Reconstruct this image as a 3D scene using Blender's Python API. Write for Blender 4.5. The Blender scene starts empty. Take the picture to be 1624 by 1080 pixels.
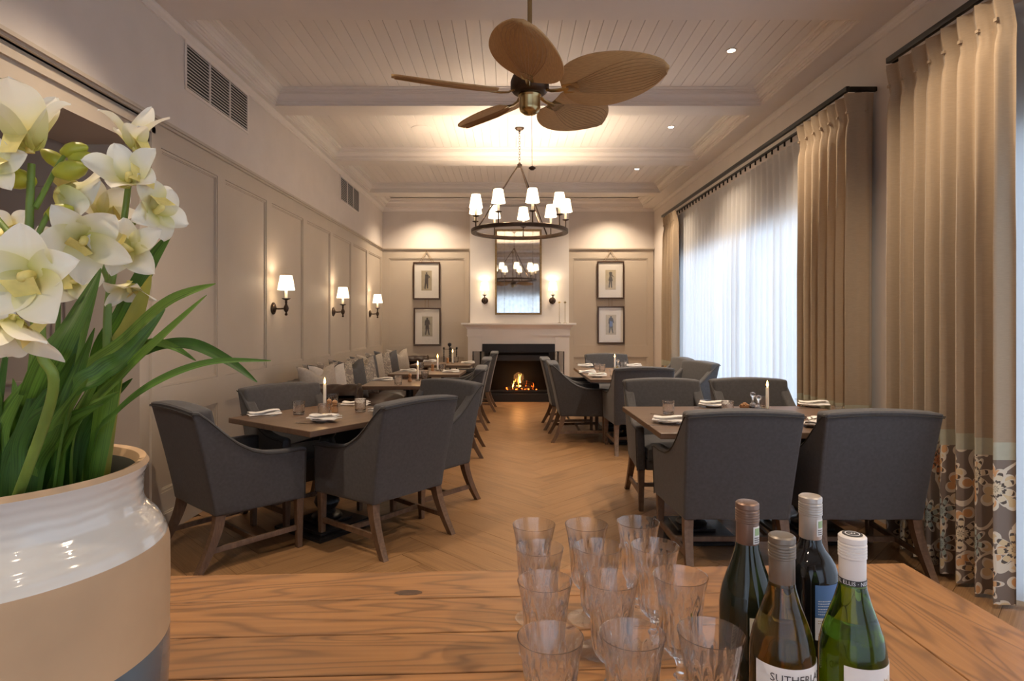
import bpy, bmesh, math, random
from mathutils import Vector, Matrix
from math import sin, cos, pi, sqrt, radians as R, atan2
random.seed(7)
SC = bpy.context.scene
C = SC.collection

# ---------------------------------------------------------------- camera
F = 950.0; H = 1.38
cd = bpy.data.cameras.new('camera'); cam = bpy.data.objects.new('camera', cd); C.objects.link(cam)
cam.location = (0, 0, H); cam.rotation_euler = (R(90), 0, 0)
cd.sensor_width = 36; cd.lens = F * 36 / 1624
cd.shift_x = 4 / 1624; cd.shift_y = -30 / 1624
cd.clip_start = 0.05; cd.clip_end = 100
SC.camera = cam

# ---------------------------------------------------------------- world, exposure
w = bpy.data.worlds.new('overcast_sky'); SC.world = w; w.use_nodes = True
bg = w.node_tree.nodes['Background']
bg.inputs[0].default_value = (0.60, 0.77, 1.0, 1); bg.inputs[1].default_value = 1.8
SC.view_settings.view_transform = 'Standard'; SC.view_settings.look = 'None'
SC.view_settings.gamma = 1; SC.view_settings.use_curve_mapping = False
SC.view_settings.exposure = 1.45
SC.cycles.max_bounces = 26; SC.cycles.diffuse_bounces = 5; SC.cycles.glossy_bounces = 4
SC.cycles.transmission_bounces = 26; SC.cycles.transparent_max_bounces = 40
SC.cycles.caustics_reflective = False; SC.cycles.caustics_refractive = True; SC.cycles.blur_glossy = 0.3
SC.cycles.sample_clamp_indirect = 5.0

WARM = (1.0, 0.79, 0.57)
E_DOWN = 68.0; E_WASH = 56.0; E_CHAND = 6.0; E_SCONCE = 1.25; E_CANDLE = 0.3

def lamp(name, kind, loc, energy, color=WARM, parent=None, size=0.03, rot=None, spot=None, blend=.6):
    l = bpy.data.lights.new(name, kind); l.energy = energy; l.color = color
    if kind in ('POINT', 'SPOT'): l.shadow_soft_size = size
    if kind == 'SPOT': l.spot_size = spot; l.spot_blend = blend
    o = bpy.data.objects.new(name, l); C.objects.link(o); o.location = loc
    if rot: o.rotation_euler = rot
    if parent: o.parent = parent
    return o
def portal(name, x, y0, y1, z0, z1, rot=None):
    l = bpy.data.lights.new(name, 'AREA'); l.shape = 'RECTANGLE'; l.size = z1 - z0; l.size_y = y1 - y0
    o = bpy.data.objects.new(name, l); C.objects.link(o)
    o.location = (x, (y0 + y1) / 2, (z0 + z1) / 2); o.rotation_euler = (0, R(90), 0)
    if rot: o.rotation_euler = rot; o.location = (x, y0, (z0+z1)/2)
    l.cycles.is_portal = True
    return o
    return o
XL, XR, YF, ZS, ZC = -2.245, 2.56, 10.6, 3.38, 3.513
WIN = [(4.55, 8.75), (-1.5, 3.05)]
WZ = 2.40
BW = (-1.75, 2.1)  # x span of the added fill window in the back wall
l_ = portal('window_portal', .175, -2.38, -2.38, .3, WZ, (R(-90), 0, 0)); l_.data.size = BW[1]-BW[0]; l_.data.size_y = WZ-.3
for (a, b) in WIN: portal('window_portal', XR + .18, a, b, 0.02, WZ)

# ---------------------------------------------------------------- helpers
def T(px, py, z=.75):
    Y = F * (H - z) / (py - 510); return ((px - 808) / F * Y, Y)
def P(px, py, Y): return Vector(((px - 808) / F * Y, Y, H + (510 - py) / F * Y))
def WL(px): return F * -XL / (808 - px)

class MB:
    def __init__(s):
        s.bm = bmesh.new(); s.uv = s.bm.loops.layers.uv.new('UVMap'); s.mi = 0
    def face(s, vs):
        try:
            f = s.bm.faces.new(vs); f.material_index = s.mi; return f
        except ValueError: return None
    def box(s, x0, x1, y0, y1, z0, z1, M=None):
        c = [(x0,y0,z0),(x1,y0,z0),(x1,y1,z0),(x0,y1,z0),(x0,y0,z1),(x1,y0,z1),(x1,y1,z1),(x0,y1,z1)]
        v = [s.bm.verts.new(M @ Vector(p) if M else p) for p in c]
        for q in ((0,3,2,1),(4,5,6,7),(0,1,5,4),(1,2,6,5),(2,3,7,6),(3,0,4,7)): s.face([v[i] for i in q])
        return s
    def hexa(s, pts):
        v = [s.bm.verts.new(p) for p in pts]
        for q in ((0,3,2,1),(4,5,6,7),(0,1,5,4),(1,2,6,5),(2,3,7,6),(3,0,4,7)): s.face([v[i] for i in q])
        return s
    def lathe(s, prof, n=24, o=(0,0,0), mod=None, M=None, mats=None):
        o = Vector(o); rings = []
        for (r, z) in prof:
            if r < 1e-6:
                p = Vector((0, 0, z)); rings.append([s.bm.verts.new((M @ p if M else p) + o)])
            else:
                L = []
                for i in range(n):
                    a = 2*pi*i/n; rr = r * (mod(a, r, z) if mod else 1)
                    p = Vector((rr*cos(a), rr*sin(a), z)); L.append(s.bm.verts.new((M @ p if M else p) + o))
                rings.append(L)
        for k in range(len(rings)-1):
            a, b = rings[k], rings[k+1]
            if mats: s.mi = mats[k]
            if len(a) == 1 and len(b) == 1: continue
            for i in range(n):
                j = (i+1) % n
                if len(a) == 1: s.face([a[0], b[j], b[i]])
                elif len(b) == 1: s.face([a[i], a[j], b[0]])
                else: s.face([a[i], a[j], b[j], b[i]])
        return s
    def tube(s, pts, r, n=8, closed=False, flat=1.0):
        pts = [Vector(p) for p in pts]; m = len(pts); rings = []; up = None
        for i, p in enumerate(pts):
            if closed: t = pts[(i+1) % m] - pts[i-1]
            else: t = pts[min(i+1, m-1)] - pts[max(i-1, 0)]
            t.normalize()
            if up is None: up = Vector((0,0,1)) if abs(t.z) < .9 else Vector((1,0,0))
            a = t.cross(up)
            if a.length < 1e-4: a = t.cross(Vector((0,1,0)))
            a.normalize(); b = a.cross(t).normalized(); up = b
            rr = r[i] if isinstance(r, (list, tuple)) else r
            rings.append([s.bm.verts.new(p + a*rr*cos(2*pi*k/n) + b*rr*flat*sin(2*pi*k/n)) for k in range(n)])
        for i in range(m if closed else m-1):
            A, B = rings[i], rings[(i+1) % m]
            for k in range(n): s.face([A[k], A[(k+1) % n], B[(k+1) % n], B[k]])
        if not closed:
            s.face(list(reversed(rings[0]))); s.face(rings[-1])
        return s
    def grid(s, f, nu, nv, uvf=None):
        V = [[s.bm.verts.new(f(i/nu, j/nv)) for j in range(nv+1)] for i in range(nu+1)]
        for i in range(nu):
            for j in range(nv):
                fc = s.face([V[i][j], V[i+1][j], V[i+1][j+1], V[i][j+1]])
                if uvf and fc:
                    for lp, (a, b) in zip(fc.loops, ((i,j),(i+1,j),(i+1,j+1),(i,j+1))): lp[s.uv].uv = uvf(a/nu, b/nv)
        return V
    def slab(s, fo, fi, nu, nv):
        """closed slab between an outer and an inner surface"""
        A = s.grid(fo, nu, nv); B = s.grid(fi, nu, nv)
        for i in range(nu):
            s.face([A[i][0], B[i][0], B[i+1][0], A[i+1][0]]); s.face([A[i][nv], A[i+1][nv], B[i+1][nv], B[i][nv]])
        for j in range(nv):
            s.face([A[0][j], A[0][j+1], B[0][j+1], B[0][j]]); s.face([A[nu][j], B[nu][j], B[nu][j+1], A[nu][j+1]])
        return s
    def prism(s, pts, d, M=None):
        """pts: 3D polygon; d: extrusion vector"""
        d = Vector(d); n = len(pts)
        a = [s.bm.verts.new(M @ Vector(p) if M else Vector(p)) for p in pts]
        b = [s.bm.verts.new((M @ (Vector(p)+d)) if M else Vector(p)+d) for p in pts]
        s.face(list(reversed(a))); s.face(b)
        for i in range(n): s.face([a[i], a[(i+1)%n], b[(i+1)%n], b[i]])
        return s
    def rectring(s, x0, x1, y0, y1, prof):
        rings = [[s.bm.verts.new(p) for p in ((x0+q,y0+q,z),(x1-q,y0+q,z),(x1-q,y1-q,z),(x0+q,y1-q,z))] for (q, z) in prof]
        for a, b in zip(rings, rings[1:]):
            for i in range(4): s.face([a[i], a[(i+1)%4], b[(i+1)%4], b[i]])
        return s
    def bevel(s, w, seg=2, ang=50):
        s.bm.normal_update(); bmesh.ops.recalc_face_normals(s.bm, faces=s.bm.faces)
        es = [e for e in s.bm.edges if len(e.link_faces) == 2 and e.calc_face_angle(0) > R(ang)]
        bmesh.ops.bevel(s.bm, geom=es, offset=w, segments=seg, profile=.6, affect='EDGES', clamp_overlap=True)
        return s
    def mesh(s, name, m, smooth=True, ang=38, recalc=True):
        if recalc: bmesh.ops.recalc_face_normals(s.bm, faces=s.bm.faces)
        me = bpy.data.meshes.new(name); s.bm.to_mesh(me); s.bm.free()
        for x in (m if isinstance(m, (list, tuple)) else [m]): me.materials.append(x)
        if smooth and len(me.polygons):
            me.polygons.foreach_set('use_smooth', [True]*len(me.polygons))
            me.set_sharp_from_angle(angle=R(ang))
        return me
    def build(s, name, m, parent=None, smooth=True, ang=38, loc=None, rot=None, recalc=True):
        o = bpy.data.objects.new(name, s.mesh(name, m, smooth, ang, recalc)); C.objects.link(o)
        if parent: o.parent = parent
        if loc is not None: o.location = loc
        if rot is not None: o.rotation_euler = rot
        return o
def inst(name, me, parent=None, loc=(0,0,0), rot=(0,0,0)):
    o = bpy.data.objects.new(name, me); C.objects.link(o); o.location = loc; o.rotation_euler = rot
    if parent: o.parent = parent
    return o
def tag(o, label=None, cat=None, group=None, kind=None):
    if label: o['label'] = label
    if cat: o['category'] = cat
    if group: o['group'] = group
    if kind: o['kind'] = kind
    return o
def thing(name, label, cat, loc=(0,0,0), rz=0, group=None):
    o = bpy.data.objects.new(name, None); C.objects.link(o); o.location = loc; o.rotation_euler = (0,0,rz)
    o.empty_display_size = .1
    return tag(o, label, cat, group)
def dup(root, loc, rz, label, group=None):
    def cp(o, par):
        c = o.copy(); C.objects.link(c)
        if par: c.parent = par
        for ch in list(o.children): cp(ch, c)
        return c
    r = cp(root, None); r.location = loc; r.rotation_euler = (0,0,rz); r['label'] = label
    if group: r['group'] = group
    return r
def struct(o): o['kind'] = 'structure'; return o

# ---------------------------------------------------------------- materials
def nodes(name):
    m = bpy.data.materials.new(name); m.use_nodes = True; nt = m.node_tree
    return m, nt, nt.nodes['Principled BSDF'], nt.nodes['Material Output']
def N(nt, t, **kw):
    n = nt.nodes.new(t)
    for k, v in kw.items():
        if k.startswith('i_'):
            key = k[2:]; key = int(key) if key.isdigit() else key
            n.inputs[key].default_value = v
        else: setattr(n, k, v)
    return n
def L(nt, a, b): nt.links.new(a, b)
def c4(c): return (c[0], c[1], c[2], 1)
def math_(nt, op, a, b=None, c=None):
    n = N(nt, 'ShaderNodeMath', operation=op)
    for i, x in enumerate((a, b, c)):
        if x is None: continue
        if isinstance(x, (int, float)): n.inputs[i].default_value = x
        else: L(nt, x, n.inputs[i])
    return n.outputs[0]
def mixc(nt, fac, a, b, mode='MIX'):
    n = N(nt, 'ShaderNodeMix', data_type='RGBA', blend_type=mode)
    for sock, x in ((n.inputs[0], fac), (n.inputs[6], a), (n.inputs[7], b)):
        if isinstance(x, (int, float)): sock.default_value = x
        elif isinstance(x, tuple): sock.default_value = c4(x)
        else: L(nt, x, sock)
    return n.outputs[2]
def ramp(nt, fac, stops):
    n = N(nt, 'ShaderNodeValToRGB'); cr = n.color_ramp
    while len(cr.elements) < len(stops): cr.elements.new(.5)
    for e, (p, c) in zip(cr.elements, stops): e.position = p; e.color = c4(c) if len(c) == 3 else c
    L(nt, fac, n.inputs[0]); return n.outputs[0]
def bump(nt, b, height, strength, dist=.002):
    n = N(nt, 'ShaderNodeBump'); n.inputs['Strength'].default_value = strength; n.inputs['Distance'].default_value = dist
    L(nt, height, n.inputs['Height']); L(nt, n.outputs[0], b.inputs['Normal'])
def coords(nt, scale=(1,1,1), rnd=False, kind='Object'):
    tc = N(nt, 'ShaderNodeTexCoord'); mp = N(nt, 'ShaderNodeMapping'); mp.inputs['Scale'].default_value = scale
    L(nt, tc.outputs[kind], mp.inputs['Vector'])
    if rnd:
        oi = N(nt, 'ShaderNodeObjectInfo'); cx = N(nt, 'ShaderNodeCombineXYZ')
        v = math_(nt, 'MULTIPLY', oi.outputs['Random'], 53.0)
        for i in range(3): L(nt, v, cx.inputs[i])
        L(nt, cx.outputs[0], mp.inputs['Location'])
    return mp.outputs[0]
def mat(name, col, rough=.5, metal=0, var=.0, vscale=4, bmp=0, bscale=80, bdist=.001, stretch=(1,1,1), coat=0, sheen=0, rnd=0, spec=.5, sss=0):
    m, nt, b, out = nodes(name)
    b.inputs['Base Color'].default_value = c4(col); b.inputs['Roughness'].default_value = rough
    b.inputs['Metallic'].default_value = metal; b.inputs['Specular IOR Level'].default_value = spec
    b.inputs['Coat Weight'].default_value = coat; b.inputs['Sheen Weight'].default_value = sheen
    if sss:
        b.inputs['Subsurface Weight'].default_value = sss; b.inputs['Subsurface Radius'].default_value = (.01,.008,.005)
    v = coords(nt, stretch)
    src = None
    if var:
        n = N(nt, 'ShaderNodeTexNoise', i_Scale=vscale, i_Detail=4.0); L(nt, v, n.inputs['Vector'])
        dk = tuple(x*(1-var) for x in col); lt = tuple(min(1, x*(1+var)) for x in col)
        src = ramp(nt, n.outputs[0], [(.3, dk), (.7, lt)])
    if rnd:
        oi = N(nt, 'ShaderNodeObjectInfo'); k = math_(nt, 'MULTIPLY_ADD', oi.outputs['Random'], 2*rnd, 1-rnd)
        hv = N(nt, 'ShaderNodeHueSaturation'); L(nt, k, hv.inputs['Value'])
        if src: L(nt, src, hv.inputs['Color'])
        else: hv.inputs['Color'].default_value = c4(col)
        src = hv.outputs[0]
    if src: L(nt, src, b.inputs['Base Color'])
    if bmp:
        n2 = N(nt, 'ShaderNodeTexNoise', i_Scale=bscale, i_Detail=3.0); L(nt, v, n2.inputs['Vector'])
        bump(nt, b, n2.outputs[0], bmp, bdist)
    return m
def wood(name, lt, md, dk, grain=(1.2, 9, 9), rings=26, rough=.45, rnd=.12, rs=.5, fine=.35, coat=0):
    m, nt, b, out = nodes(name)
    v = coords(nt, grain, rnd=True)
    n1 = N(nt, 'ShaderNodeTexNoise', i_Scale=1.0, i_Detail=2.0, i_Distortion=.4); L(nt, v, n1.inputs['Vector'])
    s_ = math_(nt, 'SINE', math_(nt, 'MULTIPLY', n1.outputs[0], rings))
    g = math_(nt, 'MULTIPLY_ADD', s_, .5, .5)
    g = math_(nt, 'POWER', g, 4.0)
    v2 = coords(nt, (grain[0]*3, grain[1]*14, grain[2]*14), rnd=True)
    n2 = N(nt, 'ShaderNodeTexNoise', i_Scale=1.0, i_Detail=3.0); L(nt, v2, n2.inputs['Vector'])
    base = ramp(nt, n2.outputs[0], [(.3, md), (.7, lt)])
    f = math_(nt, 'MULTIPLY', g, rs)
    col = mixc(nt, f, base, dk)
    n3 = N(nt, 'ShaderNodeTexNoise', i_Scale=.6, i_Detail=2.0); L(nt, v, n3.inputs['Vector'])
    col = mixc(nt, math_(nt, 'MULTIPLY', n3.outputs[0], fine), col, md)
    oi = N(nt, 'ShaderNodeObjectInfo'); k = math_(nt, 'MULTIPLY_ADD', oi.outputs['Random'], 2*rnd, 1-rnd)
    hv = N(nt, 'ShaderNodeHueSaturation'); L(nt, k, hv.inputs['Value']); L(nt, col, hv.inputs['Color'])
    L(nt, hv.outputs[0], b.inputs['Base Color'])
    b.inputs['Roughness'].default_value = rough; b.inputs['Coat Weight'].default_value = coat
    bump(nt, b, n2.outputs[0], .12, .001)
    return m
def emit(name, col, s):
    m, nt, b, out = nodes(name); nt.nodes.remove(b)
    e = N(nt, 'ShaderNodeEmission'); e.inputs[0].default_value = c4(col); e.inputs[1].default_value = s
    L(nt, e.outputs[0], out.inputs[0]); return m
def glass(name, col=(1,1,1), mix=.35, rough=0.0, ior=1.48):
    m, nt, b, out = nodes(name); nt.nodes.remove(b)
    g = N(nt, 'ShaderNodeBsdfGlass'); g.inputs['Color'].default_value = c4(col); g.inputs['Roughness'].default_value = rough; g.inputs['IOR'].default_value = ior
    t = N(nt, 'ShaderNodeBsdfTransparent'); t.inputs[0].default_value = c4(col)
    gl = N(nt, 'ShaderNodeBsdfGlossy'); gl.inputs['Roughness'].default_value = .0
    fr = N(nt, 'ShaderNodeLayerWeight'); fr.inputs[0].default_value = .5
    fc = math_(nt, 'MULTIPLY_ADD', math_(nt, 'POWER', fr.outputs['Facing'], 4.0), .45, .055)
    tg = N(nt, 'ShaderNodeMixShader'); L(nt, fc, tg.inputs[0]); L(nt, t.outputs[0], tg.inputs[1]); L(nt, gl.outputs[0], tg.inputs[2])
    mx = N(nt, 'ShaderNodeMixShader'); mx.inputs[0].default_value = mix
    L(nt, g.outputs[0], mx.inputs[1]); L(nt, tg.outputs[0], mx.inputs[2]); L(nt, mx.outputs[0], out.inputs[0]); return m
def sheer(name, col, tr=.3, tl=.5):
    m, nt, b, out = nodes(name); nt.nodes.remove(b)
    d = N(nt, 'ShaderNodeBsdfDiffuse'); d.inputs[0].default_value = c4(col)
    l = N(nt, 'ShaderNodeBsdfTranslucent'); l.inputs[0].default_value = c4(col)
    t = N(nt, 'ShaderNodeBsdfTransparent')
    a = N(nt, 'ShaderNodeMixShader'); a.inputs[0].default_value = tl; L(nt, d.outputs[0], a.inputs[1]); L(nt, l.outputs[0], a.inputs[2])
    c = N(nt, 'ShaderNodeMixShader'); c.inputs[0].default_value = tr; L(nt, a.outputs[0], c.inputs[1]); L(nt, t.outputs[0], c.inputs[2])
    L(nt, c.outputs[0], out.inputs[0]); return m
def shade_mat(name):
    m, nt, b, out = nodes(name); nt.nodes.remove(b)
    d = N(nt, 'ShaderNodeBsdfDiffuse'); d.inputs[0].default_value = (.9,.86,.78,1)
    l = N(nt, 'ShaderNodeBsdfTranslucent'); l.inputs[0].default_value = (.95,.88,.76,1)
    a = N(nt, 'ShaderNodeMixShader'); a.inputs[0].default_value = .5; L(nt, d.outputs[0], a.inputs[1]); L(nt, l.outputs[0], a.inputs[2])
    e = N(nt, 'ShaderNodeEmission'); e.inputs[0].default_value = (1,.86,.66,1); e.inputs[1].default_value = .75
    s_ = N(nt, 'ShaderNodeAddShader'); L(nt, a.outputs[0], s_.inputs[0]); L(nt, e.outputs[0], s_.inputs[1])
    L(nt, s_.outputs[0], out.inputs[0]); return m
def print_mat(name, bgc, cols, outline, scale, petals=3, small=True):
    """flat botanical print: petalled motifs with outlines, on UV cloth coordinates"""
    m, nt, b, out = nodes(name)
    v = coords(nt, (1,1,1), kind='UV')
    def motif(sc, rad, amp, seedoff, pet):
        mp = N(nt, 'ShaderNodeMapping'); mp.inputs['Scale'].default_value = (sc,sc,sc); mp.inputs['Location'].default_value = (seedoff,seedoff*.7,0); L(nt, v, mp.inputs[0])
        vo = N(nt, 'ShaderNodeTexVoronoi', voronoi_dimensions='2D', i_Scale=1.0, i_Randomness=.75); L(nt, mp.outputs[0], vo.inputs['Vector'])
        su = N(nt, 'ShaderNodeVectorMath', operation='SUBTRACT'); L(nt, mp.outputs[0], su.inputs[0]); L(nt, vo.outputs['Position'], su.inputs[1])
        sp = N(nt, 'ShaderNodeSeparateXYZ'); L(nt, su.outputs[0], sp.inputs[0])
        th = math_(nt, 'ARCTAN2', sp.outputs[1], sp.outputs[0])
        cs = N(nt, 'ShaderNodeSeparateColor'); L(nt, vo.outputs['Color'], cs.inputs[0])
        th = math_(nt, 'ADD', th, math_(nt, 'MULTIPLY', cs.outputs[1], 6.28))
        pr = math_(nt, 'ABSOLUTE', math_(nt, 'COSINE', math_(nt, 'MULTIPLY', th, pet)))
        rr = math_(nt, 'MULTIPLY_ADD', pr, amp, rad)
        q = math_(nt, 'DIVIDE', vo.outputs['Distance'], rr)
        return q, cs.outputs[0], pr
    q, rc, pr = motif(scale, .08, .30, 0, petals)
    inside = math_(nt, 'LESS_THAN', q, 1.0)
    line = math_(nt, 'GREATER_THAN', q, .86)
    rings = math_(nt, 'GREATER_THAN', math_(nt, 'SINE', math_(nt, 'ADD', math_(nt, 'MULTIPLY', q, 15), math_(nt,'MULTIPLY', pr, 9))), .55)
    stops = [(i/len(cols), c) for i, c in enumerate(cols)]
    n = N(nt, 'ShaderNodeValToRGB'); n.color_ramp.interpolation = 'CONSTANT'
    while len(n.color_ramp.elements) < len(stops): n.color_ramp.elements.new(.5)
    for e, (p, c) in zip(n.color_ramp.elements, stops): e.position = p; e.color = c4(c)
    L(nt, rc, n.inputs[0])
    fl = mixc(nt, rings, n.outputs[0], tuple(x*.45 for x in bgc))
    fl = mixc(nt, line, fl, outline)
    base = bgc
    if small:
        q2, rc2, pr2 = motif(scale*2.1, .05, .42, 3.3, 1)
        n2 = N(nt, 'ShaderNodeValToRGB'); n2.color_ramp.interpolation = 'CONSTANT'
        n2.color_ramp.elements[0].color = c4(cols[-1]); n2.color_ramp.elements[1].color = c4(cols[0]); n2.color_ramp.elements[1].position = .5
        L(nt, rc2, n2.inputs[0])
        ln = mixc(nt, math_(nt, 'GREATER_THAN', q2, .7), n2.outputs[0], outline)
        base = mixc(nt, math_(nt, 'LESS_THAN', q2, 1.0), bgc, ln)
        mp = N(nt, 'ShaderNodeMapping'); mp.inputs['Scale'].default_value = (scale*.9,)*3; L(nt, v, mp.inputs[0])
        nz = N(nt, 'ShaderNodeTexNoise', i_Scale=.8, i_Detail=1.0); L(nt, mp.outputs[0], nz.inputs['Vector'])
        vine = math_(nt, 'LESS_THAN', math_(nt, 'ABSOLUTE', math_(nt, 'SUBTRACT', nz.outputs[0], .5)), .012)
        base = mixc(nt, vine, base, outline)
    col = mixc(nt, inside, base, fl)
    L(nt, col, b.inputs['Base Color']); b.inputs['Roughness'].default_value = .85
    return m

M = {}
M['ceil'] = mat('white ceiling paint', (.74,.68,.63), .6, var=.02)
M['board'] = mat('white ceiling board paint', (.74,.68,.63), .55, rnd=.03)
M['wall'] = mat('warm white wall paint', (.66,.60,.55), .7, var=.03, bmp=.05)
M['panel'] = mat('greige panel paint', (.50,.43,.35), .55, var=.02, bmp=.03)
M['white'] = mat('white mantel paint', (.80,.76,.72), .45, var=.02)
M['floor'] = wood('oak floor plank', (.33,.185,.086), (.23,.122,.052), (.125,.064,.028), grain=(1.1,12,12), rings=20, rough=.42, rnd=.05, rs=.4, fine=.2)
M['counter'] = wood('oiled oak counter plank', (.31,.150,.052), (.22,.098,.032), (.065,.028,.010), grain=(1.3,6.5,6.5), rings=110, rough=.38, rnd=.10, rs=.6, fine=.35)
M['table'] = wood('brown stained table wood', (.165,.102,.066), (.115,.070,.045), (.06,.036,.024), grain=(1.6,14,14), rings=12, rough=.4, rnd=.06, rs=.4)
M['leg'] = wood('weathered oak leg', (.20,.12,.075), (.12,.07,.042), (.05,.028,.018), grain=(14,14,2.5), rings=14, rough=.5, rnd=.1, rs=.4)
M['fabric'] = mat('charcoal linen upholstery', (.072,.070,.074), .9, var=.12, vscale=60, bmp=.3, bscale=900, bdist=.0006, sheen=.12, rnd=.05)
M['piping'] = mat('charcoal piping', (.04,.038,.037), .9)
M['curtain'] = mat('oatmeal curtain cloth', (.36,.27,.18), .85, var=.06, vscale=30, stretch=(1,1,8), bmp=.15, bscale=500, bdist=.0005, sheen=.3)
M['hem'] = mat('sage curtain band', (.42,.40,.30), .85, var=.05, vscale=30)
M['floral'] = print_mat('floral curtain print', (.20,.155,.125), [(.62,.47,.27),(.55,.21,.09),(.66,.55,.38),(.34,.40,.36),(.60,.33,.15)], (.66,.58,.46), 3.9, petals=4)
M['sheer'] = sheer('white sheer voile', (.76,.76,.76), .04, .54)
M['rail'] = mat('black curtain rail', (.02,.018,.016), .4, metal=.6)
M['bronze'] = mat('dark bronze', (.075,.05,.036), .4, metal=.85, var=.2, vscale=20)
M['brass'] = mat('antique brass', (.42,.32,.16), .25, metal=1, var=.1)
M['black'] = mat('black steel', (.018,.018,.02), .45, metal=.3)
M['blackpaint'] = mat('black painted iron', (.012,.012,.014), .35)
M['leather'] = mat('dark brown leather', (.038,.019,.012), .45, var=.25, vscale=8, bmp=.2, bscale=160, spec=.25)
M['wicker'] = mat('tan palm fibre', (.48,.30,.13), .7, var=.15, vscale=30, stretch=(1,10,1), bmp=.4, bscale=200)
M['glass'] = glass('clear crystal glass', (1,1,1), .12)
M['thin'] = glass('thin glass foot', (1,1,1), .95)
M['tumbler'] = glass('cut crystal', (1,1,1), .15)
M['steel'] = mat('polished cutlery steel', (.55,.53,.5), .18, metal=1)
M['napkin'] = mat('white linen napkin', (.80,.78,.76), .85, bmp=.2, bscale=400)
M['china'] = mat('white china', (.82,.80,.78), .15)
M['wax'] = mat('ivory candle wax', (.88,.84,.74), .4, sss=.3)
M['flame'] = emit('candle flame', (1,.50,.12), 12)
M['shade'] = shade_mat('lit fabric lampshade')
M['bulb'] = emit('warm bulb', (1,.74,.42), 30)
M['dlamp'] = emit('downlight lens', (1,.80,.55), 25)
M['candlesleeve'] = mat('cream candle sleeve', (.85,.78,.62), .4, sss=.2)
M['gold'] = mat('aged gold frame', (.33,.23,.12), .4, metal=.7, var=.25, vscale=30)
M['frame'] = mat('dark walnut frame', (.055,.028,.016), .35)
M['mat_board'] = mat('cream mount board', (.78,.74,.68), .8)
M['mirror'] = mat('antique mirror', (.78,.76,.72), .03, metal=1, var=.10, vscale=14)
M['grille'] = mat('vent louvre metal', (.62,.59,.56), .45, metal=.2)
M['dark'] = mat('vent cavity', (.03,.03,.03), .8)  # near black: painted shade behind the vent louvres, also the candle wicks
M['mill'] = mat('turned beech', (.42,.22,.10), .45, var=.1, vscale=20)
# ================================================================ STRUCTURE
# --- floor: slab and herringbone planks
fl = MB().box(-5.2, XR+.2, -2.2, YF+.2, -.12, -.012).build('floor', mat('floor slab', (.10,.06,.035), .8), smooth=False); struct(fl)
PW, PK = .20, 6; PL = PW*PK
def clip(poly, a, b, c):        # keep a*x+b*y<=c
    out = []
    for i in range(len(poly)):
        p, q = poly[i], poly[(i+1) % len(poly)]
        dp, dq = a*p[0]+b*p[1]-c, a*q[0]+b*q[1]-c
        if dp <= 0: out.append(p)
        if dp*dq < 0:
            t = dp/(dp-dq); out.append((p[0]+t*(q[0]-p[0]), p[1]+t*(q[1]-p[1])))
    return out
full = MB().box(0, PL-.002, 0, PW-.002, -.012, 0).mesh('plank', M['floor'], False)
ca, sa = cos(R(45)), sin(R(45)); FO = (.35, .3)
def place_plank(gx, gy, vert):
    ox, oy = gx*PW, gy*PW
    wx, wy = FO[0] + ca*ox - sa*oy, FO[1] + sa*ox + ca*oy
    rot = R(45) + (R(90) if vert else 0)
    if vert: wx, wy = FO[0] + ca*(ox+PW) - sa*oy, FO[1] + sa*(ox+PW) + ca*oy
    cr, sr = cos(rot), sin(rot)
    loc = [(0,0),(PL-.002,0),(PL-.002,PW-.002),(0,PW-.002)]
    wd = [(wx+cr*p[0]-sr*p[1], wy+sr*p[0]+cr*p[1]) for p in loc]
    X0, X1, Y0, Y1 = XL, XR, 0.6, YF
    if all(p[0]<=X0 for p in wd) or all(p[0]>=X1 for p in wd) or all(p[1]<=Y0 for p in wd) or all(p[1]>=Y1 for p in wd): return
    if all(X0<=p[0]<=X1 and Y0<=p[1]<=Y1 for p in wd):
        inst('plank', full, fl, (wx, wy, 0), (0,0,rot)); return
    pl = clip(clip(clip(clip(wd, -1,0,-X0), 1,0,X1), 0,-1,-Y0), 0,1,Y1)
    if len(pl) < 3: return
    ar = abs(sum(pl[i][0]*pl[(i+1)%len(pl)][1]-pl[(i+1)%len(pl)][0]*pl[i][1] for i in range(len(pl))))/2
    if ar < .004: return
    lp = [((p[0]-wx)*cr+(p[1]-wy)*sr, -(p[0]-wx)*sr+(p[1]-wy)*cr, -.012) for p in pl]
    o = MB().prism(lp, (0,0,.012)).build('plank', M['floor'], fl, smooth=False, loc=(wx, wy, 0), rot=(0,0,rot))
for j in range(-60, 80):
    for m_ in range(-10, 12):
        place_plank(j + 2*PK*m_, j, False)
for x in range(-60, 80):
    for m_ in range(-10, 12):
        place_plank(x, x + 1 + 2*PK*m_, True)
fb = MB().box(-5.2, XR+.2, -2.2, .6, -.012, 0).box(-5.2, XL, .6, YF+.2, -.012, 0).build('floor_area', M['floor'], fl, smooth=False)

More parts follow.
